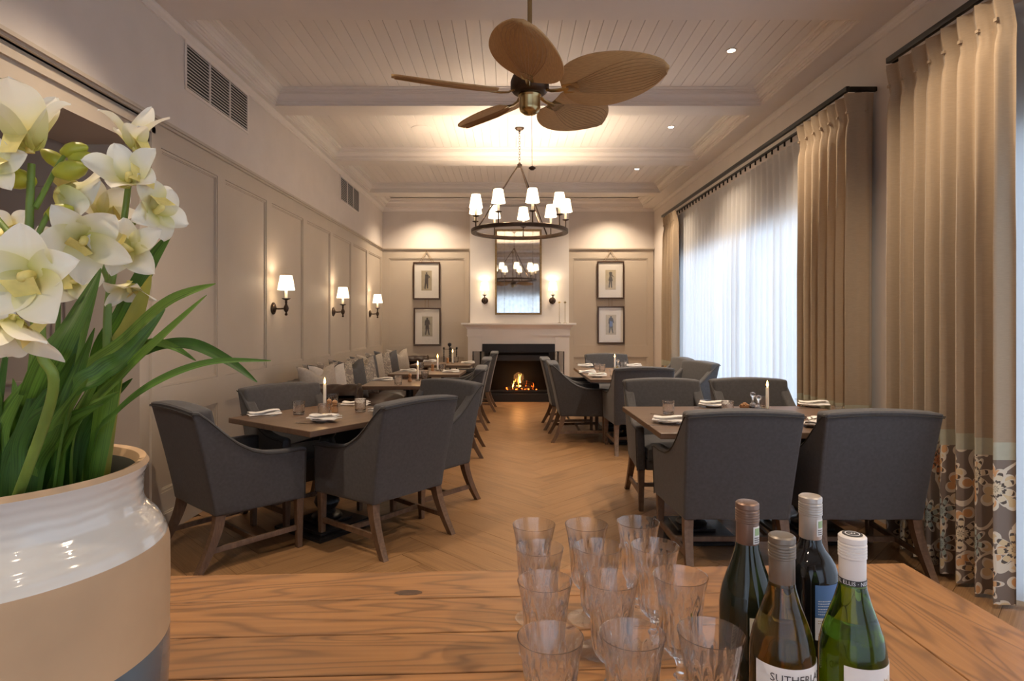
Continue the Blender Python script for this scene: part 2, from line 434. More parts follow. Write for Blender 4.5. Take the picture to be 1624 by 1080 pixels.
# --- walls
wl = MB()
OY0, OY1, OZ = 1.0, 3.62, 2.45
xf = XL-.02
wl.box(xf-.42, xf, OY1, YF+.2, 0, 3.7).box(xf-.42, xf, -2.2, OY0, 0, 3.7).box(xf-.42, xf, OY0, OY1, OZ, 3.7)
wall_left = struct(wl.build('wall_left', M['panel'], smooth=False))
MB().box(xf, XL, -2.2, YF, 2.64, 3.7).build('plaster', M['wall'], wall_left, smooth=False)
def wb(mb, side, u0, u1, z0, z1, d0, d1):
    if side == 'L': mb.box(xf+d0, xf+d1, u0, u1, z0, z1)
    else: mb.box(u0, u1, YF+.0-d1, YF-d0, z0, z1)
def bead(mb, side, u0, u1, z0, z1, w, d):
    wb(mb, side, u0, u1, z0, z0+w, 0, d); wb(mb, side, u0, u1, z1-w, z1, 0, d)
    wb(mb, side, u0, u0+w, z0+w, z1-w, 0, d); wb(mb, side, u1-w, u1, z0+w, z1-w, 0, d)
stiles = [OY1+.17+.13/2*0+.12, 4.67, 5.60, 6.58, 7.57, 8.55, 9.50, 10.5]
# left wall panelling
edges = [(3.86, 4.61), (4.73, 5.54), (5.66, 6.52), (6.64, 7.51), (7.63, 8.49), (8.61, 9.44), (9.56, 10.48)]
fr = MB()
ZP = [(.27, .755), (.955, 2.50)]
def rails(fr, side, a, b, ed):
    wb(fr, side, a, b, .14, ZP[0][0], 0, .02); wb(fr, side, a, b, ZP[0][1], ZP[1][0], 0, .02); wb(fr, side, a, b, ZP[1][1], 2.64, 0, .02)
    us = [a] + [v for e in ed for v in e] + [b]
    for i in range(0, len(us), 2):
        for (z0, z1) in ZP: wb(fr, side, us[i], us[i+1], z0, z1, 0, .02)
rails(fr, 'L', OY1+.15, YF, edges)
fr.build('panel_frame', M['panel'], wall_left, smooth=False)
for (a, b) in edges:
    for (z0, z1) in ZP:
        pm = MB(); wb(pm, 'L', a+.001, b-.001, z0+.001, z1-.001, 0, .004); bead(pm, 'L', a+.002, b-.002, z0+.002, z1-.002, .016, .015)
        bead(pm, 'L', a+.018, b-.018, z0+.018, z1-.018, .008, .009)
        pm.build('panel', M['panel'], wall_left, smooth=False)
b_ = MB().box(xf, XL+.012, OY1+.15, YF, 0, .13).box(xf, XL+.006, OY1+.15, YF, .13, .14).build('baseboard_left', M['panel'], smooth=False); struct(b_)
tr = MB().box(xf, XL+.018, -2.2, YF-.03, 2.64, 2.655).box(xf, XL+.032, -2.2, YF-.045, 2.655, 2.675).build('trim_1', M['panel'], smooth=False); struct(tr)
# doorway casing
dc = MB()
for (w0, w1, d) in ((0, .05, .03), (.05, .11, .022), (.11, .15, .038)):
    dc.box(xf, xf+d, OY1+w0, OY1+w1, 0, OZ+w1); dc.box(xf, xf+d, OY0-w1, OY1+w1, OZ+w0, OZ+w1); dc.box(xf, xf+d, OY0-w1, OY0-w0, 0, OZ+w1)
struct(dc.build('door_1', M['panel'], smooth=False))
# room beyond the doorway
ar = MB().box(-5.2, xf-.42, OY1+.02, OY1+.2, 0, 3.0).build('wall_hall', M['panel'], smooth=False); struct(ar)
hp = MB()
for (a, b) in ((-3.45,-2.75), (-4.3,-3.55)):
    hp.box(a, a+.015, OY1+.005, OY1+.02, 1.0, 2.2).box(b-.015, b, OY1+.005, OY1+.02, 1.0, 2.2).box(a, b, OY1+.005, OY1+.02, 2.2, 2.215).box(a, b, OY1+.005, OY1+.02, 1.0, 1.015)
hp.build('panel_moulding', M['panel'], ar, smooth=False)
struct(MB().box(-5.2, -5.0, -2.2, OY1+.02, 0, 3.0).build('wall_hall_side', M['panel'], smooth=False))
struct(MB().box(-5.2, xf-.42, -2.2, OY1+.2, 2.55, 2.7).build('ceiling_hall', M['wall'], smooth=False))
struct(MB().box(-5.2, xf-.42, -2.4, -2.2, 0, 3.0).build('wall_hall_back', M['panel'], smooth=False))

# far wall
BX0, BX1, BY = -.715, 1.045, 10.42
wf = MB().box(xf-.42, XR+.2, YF, YF+.2, 0, 3.7).build('wall_far', M['wall'], smooth=False); struct(wf)
ff = MB()
for (a, b, ed) in ((XL, BX0, [(-2.13, -.80)]), (BX1, XR-.02, [(1.13, 2.44)])): rails(ff, 'F', a, b, ed)
ff.build('panel_frame', M['panel'], wf, smooth=False)
for (a, b) in ((-2.13, -.80), (1.13, 2.44)):
    for (z0, z1) in ZP:
        pm = MB(); wb(pm, 'F', a+.001, b-.001, z0+.001, z1-.001, 0, .004); bead(pm, 'F', a+.002, b-.002, z0+.002, z1-.002, .016, .015)
        pm.build('panel', M['panel'], wf, smooth=False)
tr = MB()
for (a, b) in ((XL+.03, BX0-.001), (BX1+.001, XR-.001)): tr.box(a, b, YF-.036, YF, 2.64, 2.655).box(a, b, YF-.05, YF, 2.655, 2.675)
struct(tr.build('trim_2', M['panel'], smooth=False))
bs = MB()
for (a, b) in ((XL+.02, BX0-.001), (BX1+.001, XR-.001)): bs.box(a, b, YF-.032, YF, 0, .14)
struct(bs.build('baseboard_far', M['panel'], smooth=False))

# right wall with two tall windows
wr = MB()
wr.box(XR, XR+.2, -2.2, WIN[1][0], 0, 3.7).box(XR, XR+.2, WIN[1][1], WIN[0][0], 0, 3.7).box(XR, XR+.2, WIN[0][1], YF, 0, 3.7)
wr.box(XR, XR+.2, WIN[1][0], WIN[1][1], WZ, 3.7).box(XR, XR+.2, WIN[0][0], WIN[0][1], WZ, 3.7)
struct(wr.build('wall_right', M['wall'], smooth=False))
M['upvc'] = mat('white window frame', (.7,.7,.7), .4)
gm, nt, bb, out = nodes('window glass'); nt.nodes.remove(bb)
t = N(nt, 'ShaderNodeBsdfTransparent'); g = N(nt, 'ShaderNodeBsdfGlossy'); g.inputs['Roughness'].default_value = .02
mx = N(nt, 'ShaderNodeMixShader'); mx.inputs[0].default_value = .06
L(nt, t.outputs[0], mx.inputs[1]); L(nt, g.outputs[0], mx.inputs[2]); L(nt, mx.outputs[0], out.inputs[0])
for k, (a, b) in enumerate(WIN):
    f = MB(); n = 4
    f.box(XR+.07, XR+.13, a, b, WZ-.06, WZ-.001).box(XR+.07, XR+.13, a, b, 0.001, .06)
    for i in range(n+1):
        y = a + (b-a)*i/n; y = min(max(y, a+.03), b-.03); f.box(XR+.07, XR+.13, y-.03, y+.03, .06, WZ-.06)
    o = struct(f.build('window_%d' % (k+1), M['upvc'], smooth=False))
    for i in range(n):
        y0 = a + (b-a)*i/n + .03; y1 = a + (b-a)*(i+1)/n - .03
        MB().box(XR+.098, XR+.104, y0, y1, .06, WZ-.06).build('pane', gm, o, smooth=False)
struct(MB().box(XR+.2, XR+8, -6, 14, -.2, -.05).build('ground', mat('pale paving outside', (.45,.43,.4), .9, var=.1), smooth=False))
wk = MB().box(xf-.42, BW[0], -2.4, -2.2, 0, 3.7).box(BW[1], XR+.2, -2.4, -2.2, 0, 3.7).box(BW[0], BW[1], -2.4, -2.2, 0, .3).box(BW[0], BW[1], -2.4, -2.2, WZ, 3.7)
struct(wk.build('wall_back', M['wall'], smooth=False))
f = MB().box(BW[0], BW[1], -2.33, -2.27, .3, .36).box(BW[0], BW[1], -2.33, -2.27, WZ-.06, WZ)
for i in range(4):
    x_ = BW[0]+.03+(BW[1]-BW[0]-.06)*i/3; f.box(x_-.03, x_+.03, -2.33, -2.27, .36, WZ-.06)
o = struct(f.build('window_3', M['upvc'], smooth=False))  # window added behind the camera to give cool fill light
MB().box(BW[0]+.03, BW[1]-.03, -2.303, -2.297, .36, WZ-.06).build('pane', gm, o, smooth=False)

# --- ceiling with beams and coffers
beams = [(-2.2, -1.88), (-.02, .25), (1.84, 2.11), (3.70, 3.97), (5.556, 5.81), (7.45, 7.69), (9.29, 9.55), (10.47, YF)]
XI0, XI1 = -2.174, 2.336
ce = MB().box(xf-.42, XR+.2, -2.4, YF+.2, ZC+.012, ZC+.2)
ceiling = struct(ce.build('ceiling', M['ceil'], smooth=False))
MB().box(XL, XI0, -2.2, YF, ZS, ZC+.012).box(XI1, XR, -2.2, YF, ZS, ZC+.012).build('perimeter_soffit', M['ceil'], ceiling, smooth=False)
for (a, b) in beams: MB().box(XI0, XI1, a, b, ZS, ZC+.012).build('beam', M['ceil'], ceiling, smooth=False)
prof = [(.001,.0005),(.004,.0005),(.004,.018),(.016,.018),(.016,.036),(.030,.036),(.030,.052),(.040,.052),(.044,.062),(.053,.072),(.066,.080),(.070,.092),(.084,.092),(.084,.106),(.098,.106),(.098,.118),(.108,.118),(.114,.124),(.123,.126),(.123,.134)]
prof = [(q, ZS+h) for q, h in prof]
for (a, b) in zip(beams, beams[1:]):
    y0, y1 = a[1], b[0]
    big = y0 > 3
    MB().rectring(XI0, XI1, y0, y1, prof).build('crown_moulding', M['ceil'], ceiling, smooth=False)
    if 3.5 < y0 < 9:
        nb = 44; wbd = (XI1-XI0-.2)/nb
        me = MB().box(0, wbd-.0028, 0, y1-y0-.20, 0, .012).bevel(.0015, 1).mesh('ceiling_board', M['board'], False)
        for i in range(nb): inst('ceiling_board', me, ceiling, (XI0+.1+i*wbd, y0+.10, ZC))
# joint lines across the near beam
# wall cornice
cp = [(0, ZS-.055), (.010, ZS-.052), (.012, ZS-.04), (.024, ZS-.03), (.034, ZS-.014), (.036, ZS-.001)]
cn = MB()
for (q0, z0), (q1, z1) in zip(cp, cp[1:]):
    v = [cn.bm.verts.new(p) for p in ((XL+q0,-2.2,z0),(XL+q0,YF-q0,z0),(XL+q1,YF-q1,z1),(XL+q1,-2.2,z1))]; cn.face(v)
    v = [cn.bm.verts.new(p) for p in ((XL+q0,YF-q0,z0),(XR-q0,YF-q0,z0),(XR-q1,YF-q1,z1),(XL+q1,YF-q1,z1))]; cn.face(v)
    v = [cn.bm.verts.new(p) for p in ((XR-q0,YF-q0,z0),(XR-q0,-2.2,z0),(XR-q1,-2.2,z1),(XR-q1,YF-q1,z1))]; cn.face(v)
struct(cn.build('trim_3', M['ceil'], smooth=False))

# ================================================================ FIREPLACE WALL
brst = struct(MB().box(BX0+.03, BX1-.01, BY, YF, 0, ZS).build('wall_chimney_breast', M['white'], smooth=False))
fp = thing('fireplace', 'white mantelpiece fireplace with a black steel insert and a log fire', 'fireplace', (.163, BY, 0))
def lx(px, Y=10.36): return (px-808)/F*Y - .163
s0, s1 = lx(742), lx(903); i0, i1 = lx(765), lx(880); SY = -.07
MB().box(s0, i0, SY, 0, 0, 1.12).bevel(.004, 1).build('mantel_leg', M['white'], fp, smooth=False)
MB().box(i1, s1, SY, 0, 0, 1.12).bevel(.004, 1).build('mantel_leg', M['white'], fp, smooth=False)
MB().box(i0, i1, SY, 0, .995, 1.12).build('mantel_header', M['white'], fp, smooth=False)
MB().box(s0-.01, s1+.01, SY-.015, 0, 1.12, 1.28).box(s0-.02, s1+.02, SY-.025, 0, 1.14, 1.15).build('mantel_frieze', M['white'], fp, smooth=False)
cm = MB(); mp_ = [(0,1.25),(.01,1.255),(.015,1.27),(.03,1.29),(.055,1.31),(.06,1.318),(.075,1.32)]
for (q0, z0), (q1, z1) in zip(mp_, mp_[1:]): 
    a0, a1, b0, b1 = s0-.01-q0, s1+.01+q0, s0-.01-q1, s1+.01+q1; y0, y1 = SY-.015-q0, SY-.015-q1
    cm.hexa([(a0,y0,z0),(a1,y0,z0),(a1,0,z0),(a0,0,z0),(b0,y1,z1),(b1,y1,z1),(b1,0,z1),(b0,0,z1)])
cm.build('mantel_moulding', M['white'], fp, smooth=False)
MB().box(s0-.11, s1+.11, SY-.11, 0, 1.32, 1.355).bevel(.006, 2).build('mantel_shelf', M['white'], fp)
# black insert
ins = MB(); IY = -.09
ins.box(i0, i1, IY, 0, .86, .995).box(i0, i0+.10, IY, 0, .14, .86).box(i1-.10, i1, IY, 0, .14, .86).box(i0-.0, i1, IY-.05, 0, 0, .14)
ins.box(i0+.06, i1-.06, IY-.006, IY, .845, .862).box(i0+.10, i1-.10, IY+.01, IY+.03, .70, .80).box(i0+.10, i1-.10, IY+.01, IY+.03, .155, .20)
insert = ins.bevel(.003, 1).build('fire_insert', M['black'], fp, smooth=False)
MB().box(i0+.1, i1-.1, -.004, -.001, .14, .86).build('firebox_back', mat('soot black', (.01,.009,.008), .9), insert, smooth=False)
fg, nt, bb, out = nodes('smoked fire glass'); nt.nodes.remove(bb)
t = N(nt, 'ShaderNodeBsdfTransparent'); t.inputs[0].default_value = (.8,.78,.76,1); g = N(nt, 'ShaderNodeBsdfGlossy'); g.inputs['Roughness'].default_value = .1
mx = N(nt, 'ShaderNodeMixShader'); mx.inputs[0].default_value = .015
L(nt, t.outputs[0], mx.inputs[1]); L(nt, g.outputs[0], mx.inputs[2]); L(nt, mx.outputs[0], out.inputs[0])
MB().box(i0+.1, i1-.1, IY+.012, IY+.015, .2, .70).build('glass_front', fg, insert, smooth=False)
ember = emit('glowing ember', (1,.16,.02), 3.0); bark = mat('charred log', (.05,.03,.02), .9, var=.4, bmp=.6, bscale=30, bdist=.01)
fx, fz = lx(827, 10.3), .24
for i, (a, b, z, r) in enumerate([(-.24,.05,.23,.032),(-.02,.26,.235,.03),(-.14,.2,.29,.028),(-.18,.02,.31,.022),(.03,.2,.32,.022)]):
    MB().tube([(fx+a, -.045, z), (fx+(a+b)/2, -.05, z+.012), (fx+b, -.04, z-.01)], r, 9).build('log', bark, fp)
eb = MB()
for i in range(46): 
    x, z, r = fx+random.uniform(-.27,.27), .205+random.uniform(0,.03), random.uniform(.008,.018)
    eb.lathe([(0,-r),(r,0),(0,r)], 5, (x, -.05+random.uniform(-.02,.02), z))
o = eb.build('embers', ember, fp, smooth=False); o['kind'] = 'stuff'
fm = [emit('orange flame', (1,.27,.03), 4.0), emit('yellow flame', (1,.58,.12), 6.0), emit('red flame', (.9,.12,.01), 2.2)]
for i in range(17):
    x = fx + random.triangular(-.25, .26, .0); hh = (.10+.19*random.random())*(1-abs(x-fx)/.4); wv = random.uniform(.012,.026)
    pts = []; rr = []
    ph = random.uniform(0, 6)
    for k in range(8):
        t_ = k/7; pts.append((x+.022*sin(ph+t_*4)*t_, -.05+.012*cos(ph+i), .215+hh*t_)); rr.append(wv*(sin(pi*min(1, t_*.8+.2))**.8)*(1-t_)**.35+.0008)
    MB().tube(pts, rr, 6, flat=.5).build('flame', fm[i % 3 if abs(x-fx) < .16 else 2], fp)
lamp('fire_light', 'POINT', (0, -.25, .40), 1.5, (1,.4,.12), fp, .1)

# folding screen
fs = thing('fire_screen', 'black framed folding fire screen pushed open at both sides of the firebox', 'fire screen', (.163, BY-.16, 0))
mesh_m = sheer('screen mesh', (.25,.23,.21), .35, .1)
for (a, b, ya, yb) in ((lx(750,10.2), lx(761.5,10.2), -.02, -.02), (lx(763,10.2), lx(769,10.2), -.02, -.12), (lx(879,10.2), lx(884.5,10.2), -.12, -.02), (lx(885.5,10.2), lx(894.5,10.2), -.02, -.02)):
    def pt(u, z, a=a, b=b, ya=ya, yb=yb): return (a+(b-a)*u, ya+(yb-ya)*u, z)
    p = MB().tube([pt(0,.03), pt(0,.87), pt(1,.87), pt(1,.03)], .009, 4, closed=True).build('screen_frame', M['blackpaint'], fs, smooth=False)
    MB().grid(lambda u, v: pt(u, .03+.84*v), 1, 1)
    g_ = MB(); g_.grid(lambda u, v: pt(u, .03+.84*v), 1, 1); g_.build('mesh_panel', mesh_m, p, smooth=False)
for x_ in (lx(750,10.2), lx(894.5,10.2)): MB().box(x_-.015, x_+.015, -.08, .05, 0, .03).build('foot', M['blackpaint'], fs)

# mirror
mr = thing('wall_mirror', 'tall antique mirror in a thin gold frame above the mantel', 'mirror', (.163, BY, 0))
x0, z1 = P(785, 364, BY).x-.163, P(785,364,BY).z; x1, z0 = P(859,499,BY).x-.163, P(0,499,BY).z
fw = .03
fm_ = MB().box(x0,x1,-.035,-.002,z1-fw,z1).box(x0,x1,-.035,-.002,z0,z0+fw).box(x0,x0+fw,-.035,-.002,z0+fw,z1-fw).box(x1-fw,x1,-.035,-.002,z0+fw,z1-fw)
fm_.bevel(.005, 1).build('mirror_frame', M['gold'], mr, smooth=False)
xa, xb = P(800,0,BY).x-.163, P(845,0,BY).x-.163
zs = [z0+fw, z0+fw+.14, z1-fw-.14, z1-fw]
xs = [x0+fw, xa, xb, x1-fw]
for i in range(3):
    for (za, zb) in ((z0+fw, z1-fw),):
        q = MB().hexa([(xs[i]+.001,-.012,za),(xs[i+1]-.001,-.012,za),(xs[i+1]-.001,-.003,za),(xs[i]+.001,-.003,za),(xs[i]+.001,-.012,zb),(xs[i+1]-.001,-.012,zb),(xs[i+1]-.001,-.003,zb),(xs[i]+.001,-.003,zb)])
        q.bevel(.004, 1).build('mirror_pane', M['mirror'], mr, smooth=False)
rs = MB()
for x_ in (xa, xb):
    for k in range(8): 
        z_ = z0+.1+(z1-z0-.2)*k/7; rs.lathe([(0,-.006),(.006,-.006),(.004,.004),(0,.006)], 8, (0,0,0), M=Matrix.Translation((x_,-.012,z_)) @ Matrix.Rotation(R(90),4,'X'))
rs.build('rosettes', M['gold'], mr)['kind'] = 'stuff'

# wall sconces
def sconce(name_label, loc, rz, group):
    t = thing('wall_sconce', name_label, 'lamp', loc, rz, group)     # local +x points away from wall
    rx = Matrix.Rotation(R(90), 4, 'Y')
    MB().lathe([(0,0),(.058,0),(.058,.008),(.048,.014),(.040,.014),(.034,.022),(.022,.026),(.012,.03),(0,.03)], 28, M=rx).build('back_plate', M['bronze'], t)
    a = MB().tube([(.02,0,0),(.05,0,-.004),(.09,0,-.002),(.115,0,0)], .008, 10)
    a.lathe([(0,-.07),(.009,-.068),(.014,-.058),(.011,-.046),(.006,-.042),(.01,-.036),(.02,-.02),(.025,0),(.02,.02),(.012,.034),(.009,.05),(.013,.058),(.01,.066),(.012,.078),(.035,.088),(.04,.092),(.04,.095),(.014,.094),(0,.094)], 20, (.125,0,0))
    a.build('arm', M['bronze'], t)
    MB().lathe([(0,.094),(.0135,.094),(.0135,.19),(.010,.195),(0,.195)], 16, (.125,0,0)).build('candle_sleeve', M['candlesleeve'], t)
    s = MB(); s.lathe([(.079,.175),(.055,.312)], 32, (.125,0,0)); s.lathe([(.053,.312),(.077,.175)], 32, (.125,0,0))
    sh = s.build('lamp_shade', M['shade'], t, recalc=False)
    MB().lathe([(0,.196),(.010,.20),(.014,.22),(.010,.24),(.003,.262),(0,.265)], 12, (.125,0,0)).build('bulb', M['bulb'], t)
    lamp('bulb_light', 'POINT', (.125,0,.285), E_SCONCE, WARM, t, .018)
    return t
sL = [(433.0, 'bronze wall sconce with lit cream shade nearest the camera on the left panelled wall'),
      (528.3, 'bronze wall sconce with lit cream shade in the middle of three on the left wall'),
      (586.4, 'bronze wall sconce with lit cream shade farthest along the left wall, near the corner')]
for px, lb in sL: sconce(lb, (XL, WL(px)+.0, 1.505), 0, 'sconces on the left wall')
sconce('bronze sconce with lit shade on the chimney breast left of the mirror', (P(769,0,BY).x, BY, 1.745), R(-90), 'sconces beside the mirror')
sconce('bronze sconce with lit shade on the chimney breast right of the mirror', (P(876,0,BY).x, BY, 1.745), R(-90), 'sconces beside the mirror')

# star ornaments on mantel
def star(px, lb, top):
    x = (px-808)/F*10.36; t = thing('star_ornament', lb, 'ornament', (x, 10.35, 1.355), 0, 'gold star ornaments on the mantel')
    MB().lathe([(0,0),(.032,0),(.032,.006),(.006,.012),(0,.012)], 16).build('base', M['brass'], t)
    MB().tube([(0,0,.01),(0,0,top)], .004, 8).build('stem', M['brass'], t)
    s = MB()
    for k in range(8):
        a = k*pi/4; d = Vector((cos(a),0,sin(a))); pr = Vector((-sin(a),0,cos(a))); cz = Vector((0,0,top+.01)); r = .038 if k % 2 == 0 else .028
        v = [s.bm.verts.new(cz+d*r), s.bm.verts.new(cz+pr*.007), s.bm.verts.new(cz-pr*.007), s.bm.verts.new(cz+Vector((0,-.007,0))), s.bm.verts.new(cz+Vector((0,.007,0)))]
        for q in ((0,1,3),(0,3,2),(0,2,4),(0,4,1)): s.face([v[i] for i in q])
    s.build('star', M['brass'], t, smooth=False)
star(887, 'gold star on a thin stem on the mantel, nearer the sconce', .345)
star(896, 'gold star on a thin stem at the right end of the mantel', .345)

# framed prints
def picture(pxs, pys, lb, fig, bgc):
    a, b = P(pxs[0], pys[1], 10.56), P(pxs[1], pys[0], 10.56)
    W, Hh = (b.x-a.x), (b.z-a.z); t = thing('framed_print', lb, 'picture', ((a.x+b.x)/2, 10.578, a.z), 0, 'framed figure prints on the far wall')
    x0, x1 = -W/2, W/2; f = .026
    m_ = MB().box(x0,x1,-.03,-.001,Hh-f,Hh).box(x0,x1,-.03,-.001,0,f).box(x0,x0+f,-.03,-.001,f,Hh-f).box(x1-f,x1,-.03,-.001,f,Hh-f)
    m_.bevel(.005,1).build('picture_frame', M['frame'], t, smooth=False)
    MB().box(x0+f,x1-f,-.012,-.004,f,Hh-f).build('mount', M['mat_board'], t, smooth=False)
    pw, ph, pz = .092, .175, Hh*.505
    pr = MB().box(-pw,pw,-.0135,-.012,pz-ph,pz+ph).build('print', mat('print paper', bgc, .8, var=.15, vscale=12), t, smooth=False)
    dk = mat('print ink', (.06,.05,.045), .8, var=.5, vscale=40); 
    g = MB()
    def blob(cx, cz, rx, rz, n=12): g.prism([(cx+rx*cos(2*pi*i/n), -.0138, pz+cz+rz*sin(2*pi*i/n)) for i in range(n)], (0,-.0004,0))
    def limb(x0_, z0_, x1_, z1_, w0, w1): 
        d = Vector((x1_-x0_, 0, z1_-z0_)).normalized(); p = Vector((-d.z,0,d.x)); A = Vector((x0_,-.0138,pz+z0_)); B = Vector((x1_,-.0138,pz+z1_))
        g.prism([A+p*w0, A-p*w0, B-p*w1, B+p*w1], (0,-.0004,0))
    for spec in fig:
        if spec[0] == 'b': blob(*spec[1:])
        else: limb(*spec[1:])
    g.build('printed_figure', dk, pr, smooth=False)
    gl = MB().box(x0+f,x1-f,-.0185,-.0175,f,Hh-f).build('glazing', gm, t, smooth=False)
    return t
figA = [('b',0,.13,.014,.018),('l',0,.11,0,.0,.026,.03),('l',-.01,0,-.03,-.14,.018,.01),('l',.012,0,.018,-.14,.018,.01),('l',.02,.095,.055,.06,.009,.008),('l',.055,.06,.02,.04,.008,.007),('l',-.035,-.145,-.015,-.145,.006,.006)]
figB = [('b',0,.135,.016,.019),('l',0,.12,0,.01,.034,.03),('l',0,.01,0,-.05,.03,.036),('l',-.015,-.05,-.03,-.15,.013,.009),('l',.015,-.05,.035,-.15,.013,.009),('l',-.03,.1,-.038,.02,.01,.008),('l',.03,.1,.045,.03,.01,.008)]
figC = [('b',0,.12,.03,.02),('l',0,.11,0,.06,.026,.02),('l',0,.06,0,-.02,.022,.04),('l',-.012,-.02,-.028,-.14,.012,.009),('l',.012,-.02,.018,-.14,.012,.009),('l',.025,.09,.045,.05,.008,.007)]
picture((655,698),(415.5,475), 'framed print of a standing figure, upper one left of the fireplace', figA, (.42,.36,.25))
picture((656,699),(488,548), 'framed print of a uniformed figure, lower one left of the fireplace', figB, (.42,.38,.29))
picture((947,990),(414,474), 'framed print of a dark dressed figure, upper one right of the fireplace', figC, (.50,.43,.30))
p4 = picture((947.5,990.5),(485.5,545), 'framed print of a figure in a blue coat, lower one right of the fireplace', figB, (.50,.44,.32))
MB().prism([(-.024,-.0143,.30),(.026,-.0143,.30),(.03,-.0143,.39),(-.02,-.0143,.40)], (0,-.0003,0)).build('printed_coat', mat('blue ink', (.12,.18,.42), .8), p4, smooth=False)
for cx, tp, bt, lb in ((676.5, 398, 415.5, 'double hanging cord and ring holding the left framed prints'), (968.5, 397, 414, 'double hanging cord and ring holding the right framed prints')):
    c = P(cx, tp, 10.55); e = P(cx, bt, 10.55).z; m_ = MB()
    for dx in (.13, .09): m_.tube([(-dx, 0, e-c.z), (0, 0, 0), (dx, 0, e-c.z)], .004, 5)
    m_.lathe([(0,-.012),(.012,0),(0,.012)], 8, (0,-.005,.0))
    d1 = P(cx, bt+60, 10.55).z - c.z; d2 = P(cx, bt+72, 10.55).z - c.z
    for dx in (-.03, .03): m_.tube([(dx,.02,d1),(dx,.02,d2)], .003, 4)
    o = m_.build('hanging_cord', mat('tan cord', (.30,.19,.09), .7), None, loc=(c.x, 10.555, c.z))
    tag(o, lb, 'cord', 'picture cords')

# fireside tools
ft = thing('fireside_tools', 'black turned fireside tool set standing left of the fireplace behind the last banquette table', 'tool set', (-1.03, 10.30, 0))
MB().lathe([(0,0),(.14,0),(.14,.015),(.02,.03),(0,.03)], 20).build('base', M['blackpaint'], ft)
for (x_, y_, hh, nm) in ((0,0,.985,'pole'), (-.10,.02,.93,'poker'), (.12,.02,.93,'brush'), (.02,-.03,.93,'shovel')):
    z = .03; pr = [(0,z),(.007,z)]
    while z < hh-.42: z += .05; pr.append((.007, z))
    while z < hh-.03: 
        pr += [(.006,z),(.014,z+.012),(.006,z+.024)]; z += .03
    pr += [(.016,hh-.02),(.02,hh-.005),(.012,hh+.008),(0,hh+.012)]
    if nm == 'pole': pr = pr[:-4] + [(.02,hh-.03),(.034,hh-.01),(.03,hh+.02),(0,hh+.035)]
    MB().lathe(pr, 10, (x_,y_,0)).build(nm, M['blackpaint'], ft)
MB().box(-.11,.13,-.004,.004,.90,.908).build('rack_bar', M['blackpaint'], ft)

# ================================================================ CEILING FITTINGS
def vent(y0, y1, lb):
    t = thing('air_vent', lb, 'vent', (XL, (y0+y1)/2, 2.985), 0, 'air vents on the left wall')
    W = (y1-y0)/2; Hh = .345; f = .022
    m_ = MB().box(.0,.010,-W,W,0,f).box(0,.010,-W,W,Hh-f,Hh).box(0,.010,-W,-W+f,f,Hh-f).box(0,.010,W-f,W,f,Hh-f)
    m_.bevel(.003,1).build('vent_frame', M['ceil'], t, smooth=False)
    MB().box(.0005,.001,-W+f,W-f,f,Hh-f).build('cavity_shade', M['dark'], t, smooth=False)  # flat near-black sheet paints the shade behind the louvres
    for k in (1, 2):
        y = -W+f+(2*W-2*f)*k/3; MB().box(.001,.012,y-.006,y+.006,f,Hh-f).build('mullion', M['ceil'], t, smooth=False)
    s = MB(); n = 13
    for i in range(n):
        z = f+(Hh-2*f)*(i+.5)/n
        s.hexa([(.002,-W+f,z+.002),(.010,-W+f,z-.009),(.010,W-f,z-.009),(.002,W-f,z+.002),(.002,-W+f,z+.006),(.010,-W+f,z-.002),(.010,W-f,z-.002),(.002,W-f,z+.006)])
    s.build('louvres', M['grille'], t, smooth=False)['kind'] = 'stuff'
vent(4.135, 5.14, 'white framed air vent high on the left wall, nearer the camera')
vent(7.93, 8.93, 'white framed air vent high on the left wall, farther away')

def downlight(x, y, lb, e=E_DOWN):
    t = thing('downlight', lb, 'light', (x, y, ZC), 0, 'recessed downlights')
    MB().lathe([(.030,.0),(.045,-.001),(.046,-.005),(.044,-.007),(.032,-.006),(.026,.0)], 24).build('trim_ring', M['ceil'], t)
    MB().lathe([(0,-.003),(.027,-.003),(.027,-.001),(0,-.001)], 20).build('lens', M['dlamp'], t)
    lamp('spot_light', 'SPOT', (0,0,-.02), e, WARM, t, .03, spot=R(110), blend=.9)
DL = [(1.745,4.71,'recessed downlight in the ceiling coffer nearest the camera, right side'), (1.77,6.56,'recessed downlight in the middle ceiling coffer, right side'), (1.78,8.37,'recessed downlight in the far ceiling coffer, right side')]
for x, y, lb in DL: downlight(x, y, lb)
for x, y in ((1.75,2.9),(-1.4,2.9),(1.75,1.0),(-1.4,1.0),(1.75,-.9),(-1.4,-.9)): lamp('fill_spot', 'SPOT', (x, y, ZC-.02), E_DOWN, WARM, None, .03, spot=R(110), blend=.9)  # unseen spots without fittings, added to fill the near end of the room
for x in (-1.42, 1.78): lamp('wall_washer', 'SPOT', (x, 10.02, ZC-.02), E_WASH, WARM, None, .03, spot=R(125), blend=.9)
sp = thing('ceiling_speaker', 'flat round white speaker grille in the middle ceiling coffer', 'speaker', (-.97, 6.62, ZC))
MB().lathe([(0,-.006),(.10,-.006),(.115,-.004),(.115,0)], 36).build('grille', M['ceil'], sp)

